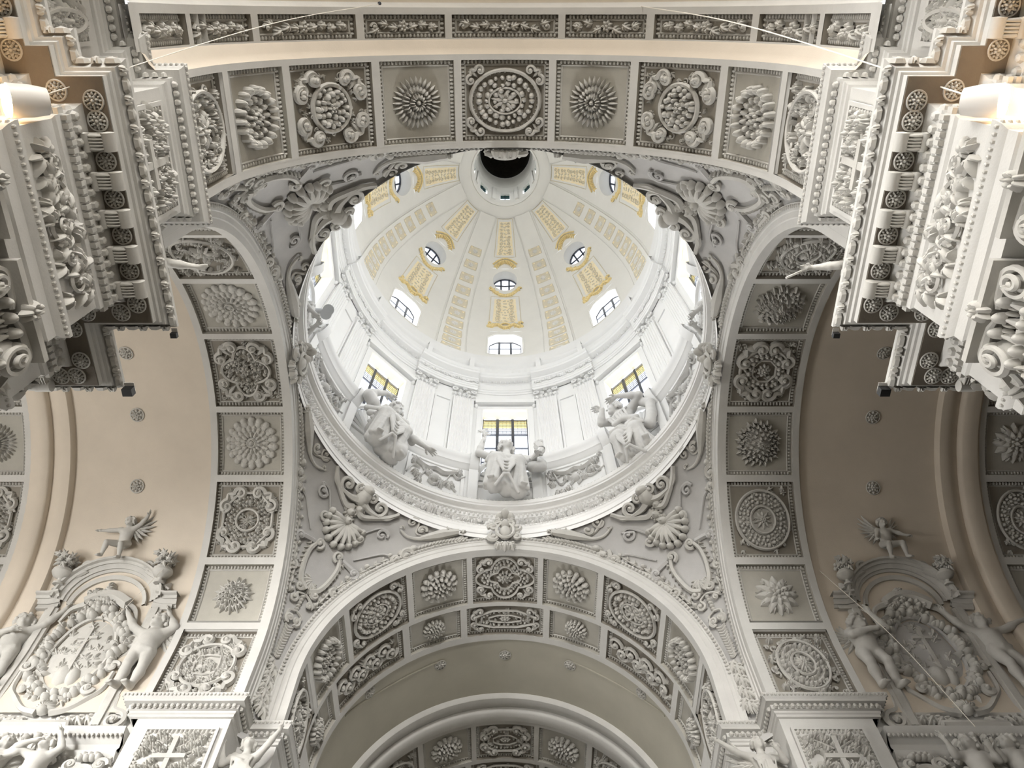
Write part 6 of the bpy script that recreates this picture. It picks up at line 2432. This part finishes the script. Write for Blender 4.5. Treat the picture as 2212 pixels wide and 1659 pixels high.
def altarpiece(sx):
    dark = sx > 0
    lab = 'dim relief altarpiece with fruit wreath and arched pediment in the right transept' if dark else 'stucco relief altarpiece with fruit wreath, cross and arched pediment in the left transept'
    fn = aed_map(sx)
    t = thing('relief_altarpiece', lab, 'relief', (sx * 10.07, Y0 + AR, H0 - 2.3))
    rg = random.Random(11 + dark)
    b = MB()
    flatbar(b, [(-1.78, 1.56), (-1.45, 1.56), (-1.20, 1.62)], MOULD_W, MOULD_H)
    flatbar(b, [(1.20, 1.62), (1.45, 1.56), (1.78, 1.56)], MOULD_W, MOULD_H)
    a = np.linspace(math.pi, 0, 25)
    flatbar(b, np.stack([1.22 * np.cos(a), 1.58 + 0.98 * np.sin(a)], -1), MOULD_W, MOULD_H)
    flatbar(b, np.stack([0.94 * np.cos(a), 1.46 + 0.76 * np.sin(a)], -1), (-.05, -.05, .05, .05), (0, .08, .12, 0))
    for sg in (-1, 1):
        flatbar(b, [(sg * 1.18, 1.44), (sg * 1.45, 1.38), (sg * 1.7, 1.38)], (-.06, -.06, .06, .06), (0, .10, .14, 0))
    obj('arched_pediment', b.map(fn), RELIEF, t)
    for sg in (-1, 1):
        b = MB()
        flatbar(b, [(sg * 1.30, -2.0), (sg * 1.30, 0), (sg * 1.30, 1.36)], (-.16, -.16, -.08, -.08, .08, .08, .16, .16), (0, .08, .10, .14, .14, .10, .08, 0))
        obj('side_pilaster', b.map(fn), RELIEF, t)
        b = MB()
        spiral(b, (sg * 1.62, -1.85), 0.26, 1.3, math.pi / 2, -sg, 0.07, 0.08, lead=[(sg * 1.45, -1.2), (sg * 1.5, -1.5)])
        obj('side_scroll', b.map(fn), RELIEF, t)
        b = MB()
        spiral(b, (sg * .78, 2.50), 0.15, 1.3, -math.pi / 2, sg, 0.06, 0.16, lead=[(sg * 1.5, 1.85), (sg * 1.1, 2.15)])
        for q in range(3):
            leaf(b, (sg * (1.0 + .18 * q), 2.12 - .14 * q), math.pi / 2 + sg * -.4, 0.26, 0.16, 0.2, 3)
        obj('pediment_scroll', b.map(fn), RELIEF, t)
    b = MB()
    flatbar(b, [(-1.7, -2.12), (-.75, -2.12), (-.70, -1.98), (.70, -1.98), (.75, -2.12), (1.7, -2.12)], (-.09, -.09, .0, .09, .09), (0, .16, .2, .16, 0))
    obj('base_moulding', b.map(fn), RELIEF, t)
    b = MB()
    ringline(b, shape('o', 0.72, 1.08) + np.array([0, .02]), 0.05, 0.06)
    blob(b, (0, 0.02, 0), (0.70, 1.05, 0.10), nu=28, nv=3)
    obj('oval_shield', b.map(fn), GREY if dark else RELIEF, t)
    b = MB()
    for q in range(130):
        a_ = q * 2.39996 * 1.7
        rr = rg.uniform(.90, 1.14)
        p = (0.86 * rr * math.cos(a_), 0.02 + 1.24 * rr * math.sin(a_))
        if rg.random() < .7:
            s_ = rg.uniform(.08, .13)
            blob(b, (p[0], p[1], 0.06), (s_, s_, s_ * 1.7), nu=8, nv=3)
        else:
            leaf(b, p, rg.uniform(0, 6.3), 0.26, 0.15, 0.18, 3)
    obj('fruit_wreath', b.map(fn), RELIEF, t)
    b = MB()
    q_ = MB()
    q_.box((-.035, -.55, .06), (.035, .75, .15))
    q_.box((-.24, .42, .06), (.24, .49, .156))
    b.join(q_)
    obj('cross', b.map(fn), RELIEF, t)
    b = MB()
    for q in range(44):
        a_, rr = rg.uniform(0, 6.3), math.sqrt(rg.random()) * .85
        leaf(b, (0.62 * rr * math.cos(a_), .02 + .95 * rr * math.sin(a_)), math.pi / 2 + rg.uniform(-1, 1), 0.28, 0.12, 0.13, 3)
    blob(b, (-.1, -.62, .04), (.22, .3, .16))
    blob(b, (.16, -.66, .04), (.16, .26, .16))
    obj('inner_foliage', b.map(fn), RELIEF, t)
    for sg in (-1, 1):
        b = MB()
        ribbon(b, [(sg * .15, -1.66), (sg * .5, -1.55), (sg * .82, -1.25), (sg * 1.02, -1.0), (sg * 1.06, -.55)], 0.09, 0.05, 0.10, n=7)
        spiral(b, (sg * 1.0, -.42), 0.15, 1.2, 0, sg, 0.06, 0.12)
        spiral(b, (sg * .72, -1.08), 0.14, 1.2, 0, -sg, 0.07, 0.16)
        for q in range(5):
            leaf(b, (sg * (.35 + .2 * q), -1.72 + .02 * q), -math.pi / 2 + sg * .7, 0.36, 0.22, 0.12, 5)
        obj('lower_scroll', b.map(fn), RELIEF, t)
    b = MB()
    for q in range(9):
        a_ = math.pi * (q + .5) / 9
        petal(b, (0, -1.62), a_, 0.30, 0.05, 0.1, 0.24)
    blob(b, (0, -1.62, .1), (.14, .12, .2))
    obj('shell', b.map(fn), RELIEF, t)
    b = MB()
    for q in range(16):
        x = rg.uniform(-.42, .42)
        y = 1.62 + rg.uniform(-.12, .22) - abs(x) * .3
        leaf(b, (x, y), rg.uniform(0, 6.3), 0.26, 0.18, 0.26, 5)
        blob(b, (x * .8, y, .05), (.1, .09, .22))
    ribbon(b, [(-.5, 1.5), (-.2, 1.66), (.2, 1.66), (.62, 1.42)], 0.12, 0.16, 0.16)
    for sg in (-1, 1):
        ribbon(b, [(sg * .5, 1.45), (sg * .8, 1.3), (sg * .95, .95)], 0.1, 0.04, 0.1)
    obj('crown', b.map(fn), RELIEF, t)
    return t


URN = MB()
n_ = 18
pr = np.array([(0.02, 0.0), (0.13, 0.0), (0.13, 0.05), (0.06, 0.09), (0.06, 0.16), (0.20, 0.22), (0.26, 0.32), (0.24, 0.40), (0.16, 0.44), (0.17, 0.48), (0.02, 0.48)])
aa = np.linspace(0, 2 * np.pi, n_, endpoint=False)
URN.grid(np.stack([np.stack([r_ * np.cos(aa), r_ * np.sin(aa), np.full(n_, z)], -1) for r_, z in pr]), cv=True)
URNM = URN.mesh('bowl', RELIEF)
FLW = MB()
rgf = random.Random(3)
for q in range(34):
    p = np.array([rgf.uniform(-.2, .2), rgf.uniform(-.16, .16), .50 + rgf.uniform(0, .28)])
    blob(FLW, p, (.065, .065, .07), full=True, nu=7, nv=2)
    sub = MB()
    leaf(sub, (0, 0), rgf.uniform(0, 6.3), 0.2, 0.12, 0.05, 3)
    FLW.join(sub, lambda V: np.stack([V[:, 0] + p[0], p[1] - .12 - V[:, 2], V[:, 1] + p[2]], -1))
FLWM = FLW.mesh('fruit_and_flowers', RELIEF)


def aed_M(sx, u, v, h, s=1.0, yaw=0.0, roll=0.0):
    a = v / 5.0 if v > 0 else 0.0
    p = aed_map(sx)(np.array([[u, v, h]]))[0]
    return Matrix.Translation(p) @ Matrix.Rotation(a, 4, 'X') @ Matrix.Rotation(math.radians(roll), 4, 'Y') @ Matrix.Rotation(math.radians(yaw), 4, 'Z') @ Matrix.Scale(s, 4)


for sx, tn in ((-1, 'left'), (1, 'right')):
    altarpiece(sx)
    for u, dirn in ((-1.32, 'left'), (1.24, 'right')):
        M = aed_M(sx, u, 1.92 if not (sx < 0 and u > 0) else 1.95, 0.28, 1.0 if sx < 0 else 0.85)
        o = thing('flower_urn', 'stucco urn of fruit and flowers on the %s shoulder of the %s transept altarpiece' % (dirn, tn), 'urn', M.translation)
        obj('bowl', URNM, None, o, M)
        obj('fruit_and_flowers', FLWM, None, o, M)

CH = dict(child=True)
# putti of the left transept altarpiece
J = pose(pelvis=(0, .02, .36), chest=(.02, -.02, .56), neck=(.03, -.03, .69), head=(.04, -.05, .81), shL=(-.11, -.02, .64), shR=(.13, -.02, .66), look=(-.25, -.95, .1),
         elL=(-.26, -.05, .62), wrL=(-.44, -.08, .60), handL=(-1, 0, .1), elR=(.26, -.04, .76), wrR=(.36, -.06, .92), handR=(.3, 0, 1), hipL=(-.07, 0, .35), hipR=(.07, 0, .35),
         knL=(-.20, -.22, .30), knR=(.04, -.24, .26), anL=(-.26, -.16, .06), anR=(.02, -.14, .02), toeL=(-.30, -.26, .02), toeR=(.0, -.26, -.02))
statue('putto', 'small winged putto seated on top of the left transept pediment with one arm raised', J, 1.32, aed_M(-1, 0.0, 2.62, 0.24), 0.020, True, seed=21, wings=[(1, .42, .4, (.08, .08, .06))], cat='cherub')
J = pose(look=(.3, -.9, .25), elL=(-.20, -.10, .62), wrL=(-.02, -.16, .64), handL=(1, -.2, .1), shR=(.11, 0, .77), elR=(.24, -.04, .84), wrR=(.36, -.06, 1.0), handR=(.4, 0, 1),
         knL=(-.05, -.10, .27), knR=(.07, -.04, .27), anL=(-.08, .0, .06), anR=(.01, .02, .05))
statue('putto', 'winged cherub with raised arm left of the fruit wreath in the left transept', J, 2.25, aed_M(-1, -1.66, -1.1, 0.22, 1.0, 0, -3), 0.032, True, seed=22, wings=[(1, .40, .3, (.06, .06, -.02)), (-1, .44, .4, (-.06, .06, .02))], cat='cherub',
       sash=[([(-.10, -.06, .52), (0, -.09, .47), (.10, -.06, .5)], .022, .026)])
J = pose(pelvis=(0, 0, .50), chest=(.03, 0, .68), neck=(.04, -.01, .79), head=(.05, -.03, .89), shL=(-.08, 0, .76), shR=(.14, 0, .75), look=(-.5, -.85, .1), elL=(-.20, -.04, .84), wrL=(-.30, -.08, 1.0), handL=(-.4, 0, 1),
         elR=(.24, -.02, .82), wrR=(.14, -.06, .98), handR=(-.4, 0, 1), knL=(-.04, -.06, .27), knR=(.04, -.02, .28), anL=(-.08, .0, .06), anR=(-.02, .02, .05), toeL=(-.12, -.10, .02), toeR=(-.05, -.1, .02))
statue('putto', 'slender winged cherub right of the fruit wreath in the left transept, arms up', J, 2.25, aed_M(-1, 1.62, -1.12, 0.22, 1.0, 0, -5), 0.032, True, seed=23, wings=[(-1, .42, .3, (-.05, .06, -.02)), (1, .36, .4, (.06, .06, .02))], cat='cherub',
       sash=[([(-.10, -.06, .54), (0, -.09, .49), (.10, -.06, .46)], .022, .026)])
# putti of the right transept altarpiece
J = pose(pelvis=(0, .02, .36), chest=(0, -.02, .56), neck=(0, -.03, .69), head=(.0, -.05, .81), shL=(-.12, -.02, .65), shR=(.12, -.02, .65), look=(.1, -.95, .1),
         elL=(-.18, -.08, .52), wrL=(-.24, -.16, .44), elR=(.25, -.04, .60), wrR=(.38, -.10, .52), handR=(1, 0, -.1), hipL=(-.07, 0, .35), hipR=(.07, 0, .35),
         knL=(-.04, -.24, .28), knR=(.20, -.22, .30), anL=(-.02, -.14, .02), anR=(.24, -.14, .04), toeL=(.0, -.26, -.02), toeR=(.28, -.26, .0))
statue('putto', 'small pale putto seated on top of the right transept pediment in the shade', J, 1.28, aed_M(1, 0.0, 2.62, 0.24), 0.020, True, seed=24, wings=[(-1, .40, .4, (-.08, .08, .04)), (1, .30, .3, (.08, .08, .06))], cat='cherub')
J = pose(look=(.6, -.8, .1), elL=(-.14, -.10, .64), wrL=(.04, -.18, .66), handL=(1, 0, .1), elR=(.24, -.10, .76), wrR=(.14, -.14, .92), handR=(-.4, 0, 1), knL=(-.04, -.08, .27), knR=(.07, -.1, .28), anL=(.02, .0, .05), anR=(.12, .0, .06),
         toeL=(.04, -.1, .02), toeR=(.16, -.1, .03))
statue('putto', 'cherub with arms raised to its face, left of the dim wreath in the right transept', J, 2.25, aed_M(1, -1.58, -1.12, 0.22, 1.0, 0, 5), 0.032, True, seed=25, wings=[(1, .42, .2, (.05, .06, -.06)), (-1, .34, .4, (-.06, .06, .0))], cat='cherub')
J = pose(look=(-.1, -.95, .1), elL=(-.24, -.04, .84), wrL=(-.34, -.08, .98), handL=(-.3, 0, 1), elR=(.24, -.04, .80), wrR=(.38, -.08, .86), handR=(1, 0, .3), knL=(-.02, -.08, .27), knR=(.08, -.06, .28), anL=(.04, .0, .05), anR=(.12, .0, .06),
         toeL=(.05, -.1, .02), toeR=(.16, -.1, .03))
statue('putto', 'cherub with both arms spread, right of the dim wreath in the right transept', J, 2.25, aed_M(1, 1.62, -1.12, 0.22, 1.0, 0, 0), 0.032, True, seed=26, wings=[(1, .34, .4, (.06, .06, .02)), (-1, .40, .2, (-.06, .06, -.04))], cat='cherub',
       sash=[([(-.10, -.06, .52), (0, -.09, .49), (.10, -.06, .52)], .022, .026)])

# figures under the bay ledges at the bottom corners
J = pose(look=(-.2, -.95, .3), elL=(-.22, -.06, .80), wrL=(-.34, -.1, .68), elR=(.20, -.02, .86), wrR=(.12, -.06, 1.02), handR=(-.4, 0, 1))
statue('putto', 'bright putto with one arm over its head under the ledge at the bottom left', J, 1.75, at(-9.35, 13.45, 9.62), 0.026, True, seed=31, cat='cherub')
J = pose(look=(.6, -.7, .2), elL=(-.2, -.06, .66), wrL=(-.12, -.14, .74), elR=(.22, -.1, .80), wrR=(.36, -.12, .86), handR=(1, 0, .2))
statue('putto', 'putto half cut off by the left edge under the ledge, arm stretched right', J, 1.75, at(-10.2, 13.45, 9.65), 0.026, True, seed=32, cat='cherub')
J = pose(look=(-.5, -.6, .6), elL=(-.24, -.04, .74), wrL=(-.30, -.12, .86), handL=(-.3, 0, 1), elR=(.20, -.06, .66), wrR=(.14, -.14, .74))
statue('putto', 'putto holding a scalloped shell under the ledge at the bottom right', J, 1.75, at(9.45, 13.45, 9.62), 0.026, True, seed=33, cat='cherub')
J = pose(look=(-.7, -.6, .3), elL=(-.2, -.06, .66), wrL=(-.26, -.14, .76), elR=(.24, -.06, .80), wrR=(.36, -.1, .92), handR=(.5, 0, 1))
statue('putto', 'putto with raised hand beside the shell, far bottom right corner', J, 1.75, at(10.25, 13.45, 9.65), 0.026, True, seed=34, cat='cherub')
for sx, lab in ((-1, 'scalloped shell of cherubs under the left ledge, bottom left'), (1, 'scalloped shell held by cherubs under the right ledge, bottom right')):
    b = MB()
    for q in range(15):
        a_ = math.pi * (q - 3) / 8
        petal(b, (0, 0), a_, 0.62, 0.10, 0.0, 0.14, lift=.12)
        blob(b, (.60 * math.cos(a_), .60 * math.sin(a_), .1), (.09, .09, .12), nu=7)
    o = obj('shell', b.map(lambda V: np.stack([V[:, 0] + sx * 9.75, 13.70 - V[:, 2], V[:, 1] + 10.95], -1)), RELIEF)
    tag(o, lab, 'shell')
    b = MB()
    ringline(b, shape('o', .34, .50, 28), .07, .10)
    for sg in (-1, 1):
        spiral(b, (sg * .30, .52), .16, 1.3, 0, sg, .06, .1)
        spiral(b, (sg * .34, -.45), .18, 1.3, 0, -sg, .06, .1)
        for q in range(5):
            leaf(b, (sg * (.5 + .05 * q), .3 - .2 * q), 1.2 + q, .28, .2, .14, 5)
    blob(b, (0, 0, 0), (.3, .46, .12), nu=14)
    for q in range(7):
        blob(b, (.12 * (q - 3) * .5, .72 + .05 * (q % 2), .05), (.09, .08, .14))
    o = obj('scroll_cartouche', b.map(lambda V: np.stack([V[:, 0] + sx * 8.45, 13.72 - V[:, 2], V[:, 1] + 10.35], -1)), RELIEF)
    tag(o, 'oval scroll cartouche beside the cherubs at the bottom %s' % ('left' if sx < 0 else 'right'), 'cartouche')
J = pose(look=(.2, -.8, .55), elL=(-.18, -.08, .62), wrL=(-.22, -.12, .82), handL=(0, 0, 1), elR=(.20, -.06, .86), wrR=(.28, -.08, 1.02), handR=(.3, 0, 1))
statue('angel', 'dark backlit angel with lifted arms in the angle of the far left pier, bottom edge', J, 2.1, at(-5.42, 13.98, 9.75), 0.03, False, seed=41, long_=.5, robe=1.0, sash=[([(-.14, -.04, .74), (0, -.1, .64), (.13, -.06, .55)], .025, .03)])
J = pose(look=(.15, -.95, .1), elL=(-.24, -.04, .78), wrL=(-.40, -.1, .86), handL=(-.8, 0, .6), elR=(.18, -.1, .64), wrR=(.12, -.18, .70), handR=(-.4, -.2, .6))
statue('angel', 'curly haired angel in the angle of the far right pier, bottom edge', J, 2.1, at(5.36, 13.98, 9.75), 0.03, False, seed=42, wings=[(1, .4, .4, (.06, .06, 0)), (-1, .3, .3, (-.06, .06, 0))], long_=.3, robe=1.0)
# angels in the angles of the near piers: only an arm shows past the cornice
J = pose(look=(.5, .3, 0), elR=(.26, .03, .74), wrR=(.42, .06, .76), handR=(1, .1, .05), elL=(-.16, .02, .62))
statue('angel', 'angel behind the near left cornice, only its pale arm showing over the coffers', J, 2.0, at(-5.55, 3.30, 9.9), 0.032, False, seed=43, robe=1.0)
J = pose(look=(-.5, .3, 0), elL=(-.26, .02, .74), wrL=(-.44, .05, .78), handL=(-1, .1, -.1), elR=(.16, .02, .62))
st, P = statue('angel', 'angel behind the near right cornice, only its arm with a thin rod showing', J, 2.0, at(5.55, 3.35, 9.9), 0.032, False, seed=44, robe=1.0)
b = MB()
wr = P['wrL']
tube(b, np.array([wr + (.05, .02, .06), wr + (-.14, .05, .0), wr + (-.42, .12, -.14)]), 0.02, 5)
obj('rod', b, RELIEF, st, at(5.55, 3.35, 9.9))

# ------------------------------------------------------------------ lamps, wires, speakers
for sx, nm in ((-1, 'left'), (1, 'right')):
    c = np.array([sx * 4.74, 0.74, 8.05])
    d = unit((sx * 0.80, -0.1, -0.72))
    t = thing('spotlight', 'glowing warm spotlight on the %s entablature at the %s edge' % (nm, nm), 'spotlight', c)
    b = MB()
    tube(b, [c - d * .26, c - d * .24, c - d * .1, c + d * .10], [.05, .13, .155, .165], 18)
    obj('housing', b, LAMPW, t)
    b = MB()
    tube(b, [c + d * .10, c + d * .13], [.15, .15], 18)
    obj('lens', b, LAMPE, t)
    b = MB()
    tube(b, [c - d * .1 + np.array([sx * .02, 0, .1]), c + np.array([sx * .16, 0.1, .16])], .02, 6)
    obj('bracket', b, GREYM, t)
    l = bpy.data.lights.new('spotlight_bulb', 'POINT')
    l.energy = 15
    l.color = (1.0, 0.60, 0.28)
    l.shadow_soft_size = 0.10
    o = bpy.data.objects.new('spotlight_bulb', l)
    o.location = c + d * .32
    o.parent = t
    o.matrix_parent_inverse = Matrix(t['inv'])
    COL.objects.link(o)


def wire(lab, pts, r=0.007, mat=None):
    b = MB()
    tube(b, crom(pts, 8), r, 5)
    tag(obj('wire', b, mat or WIREM), lab, 'wire')


wire('thin pale wire from the vault to the left spotlight', [(-2.71, -0.26, 18.7), (-3.7, .1, 13.5), (-4.86, 0.78, 8.2)], .006)
wire('thin pale wire from the vault down to the right spotlight', [(2.86, -0.22, 18.62), (3.7, .1, 13.5), (4.86, 0.78, 8.2)], .009)
wire('thin bright wire crossing the right transept relief', [(8.2, 13.1, 16.4), (9.0, 13.0, 13.8), (9.45, 12.9, 11.2)], .009)
wire('thin wire crossing the left transept relief beside the urn', [(-8.6, 12.7, 16.3), (-9.3, 12.95, 14.4), (-9.75, 13.0, 13.4)], .006)
for (x, y) in ((-2.71, -.26), (2.86, -.22)):
    b = MB()
    blob(b, (x, y, 18.68), (.045, .045, .05), full=True)
    tag(obj('ceiling_hook', b, IRON), 'dark hook in the nave vault holding the %s spotlight wire' % ('left' if x < 0 else 'right'), 'hook')
for (c, s, lab) in (((-4.93, 4.38, 9.18), .13, 'small black loudspeaker at the outer end of the left entablature'), ((4.96, 4.38, 9.18), .13, 'small black loudspeaker with pale bracket at the outer end of the right entablature'),
                    ((-4.20, 3.62, 9.2), .08, 'black floodlight at the front corner of the left entablature'), ((4.20, 3.62, 9.2), .08, 'black floodlight at the front corner of the right entablature')):
    t = thing('loudspeaker' if s > .1 else 'floodlight', lab, 'speaker' if s > .1 else 'floodlight', c)
    b = MB()
    b.box((c[0] - s / 2, c[1], c[2] - s * .5), (c[0] + s / 2, c[1] + s * .8, c[2] + s * .3))
    obj('case', b, BLACK, t)
    b = MB()
    b.box((c[0] - s / 2, c[1] - .05, c[2] + s * .3), (c[0] + s / 2, c[1] + s * .5, c[2] + s * .36))
    obj('bracket', b, LAMPW, t)
p0, p1 = np.array(azp(-85.5, 6.75, 25.12)), np.array(azp(-86, 6.05, 24.85))
t = thing('twin_disc_lamp', 'grey twin-disc lamp on a short arm at the left rim of the drum', 'lamp', p0)
b = MB()
tube(b, [p0, p0 * .5 + p1 * .5, p1], [.16, .10, .09], 10)
obj('arm', b, GREYM, t)
for dz, nm in ((0.0, 'disc'), (-.42, 'disc')):
    b = MB()
    c = p1 + np.array([.05, -.02, dz + .06])
    v_ = unit(-c)
    tube(b, [c, c + v_ * .03], [.19, .19], 20, up=(0, 1, 0))
    obj(nm, b, GREYM, t)
b = MB()
tube(b, [p1 + np.array([.05, 0, .05]), p1 + np.array([.05, 0, -.4])], .018, 5)
obj('rod', b, GREYM, t)
GROUPS = {'drum_statue': 'statues on the drum ring', 'putto': 'putti of the transept reliefs', 'angel': 'angels in the angles of the piers', 'coffered_arch': 'coffered arches of the crossing and its arms', 'pendentive': 'pendentives under the dome',
          'keystone_cartouche': 'cartouches on the arch crowns', 'impost_cornice': 'impost cornices of the piers', 'bay_cornice': 'ledges under the transept reliefs', 'entablature': 'entablatures of the near piers', 'cross_panel': 'cross panels of the piers',
          'small_leaf_panel': 'small leaf panels of the nave', 'giant_pilaster': 'pilasters of the near piers', 'corner_pilaster': 'corner pilasters of the near piers', 'relief_altarpiece': 'relief altarpieces of the transepts', 'flower_urn': 'urns on the relief altarpieces',
          'shell': 'shells of the cherubs', 'scroll_cartouche': 'scroll cartouches under the ledges', 'spotlight': 'spotlights on the entablatures', 'wire': 'thin wires', 'ceiling_hook': 'hooks in the nave vault', 'loudspeaker': 'loudspeakers on the entablatures',
          'floodlight': 'floodlights on the entablatures', 'vault_rib': 'moulded vault ribs'}
for o in bpy.data.objects:
    if o.parent is None and 'category' in o and 'group' not in o and o.name.split('.')[0] in GROUPS:
        o['group'] = GROUPS[o.name.split('.')[0]]
for o in bpy.data.objects:
    if 'inv' in o:
        del o['inv']
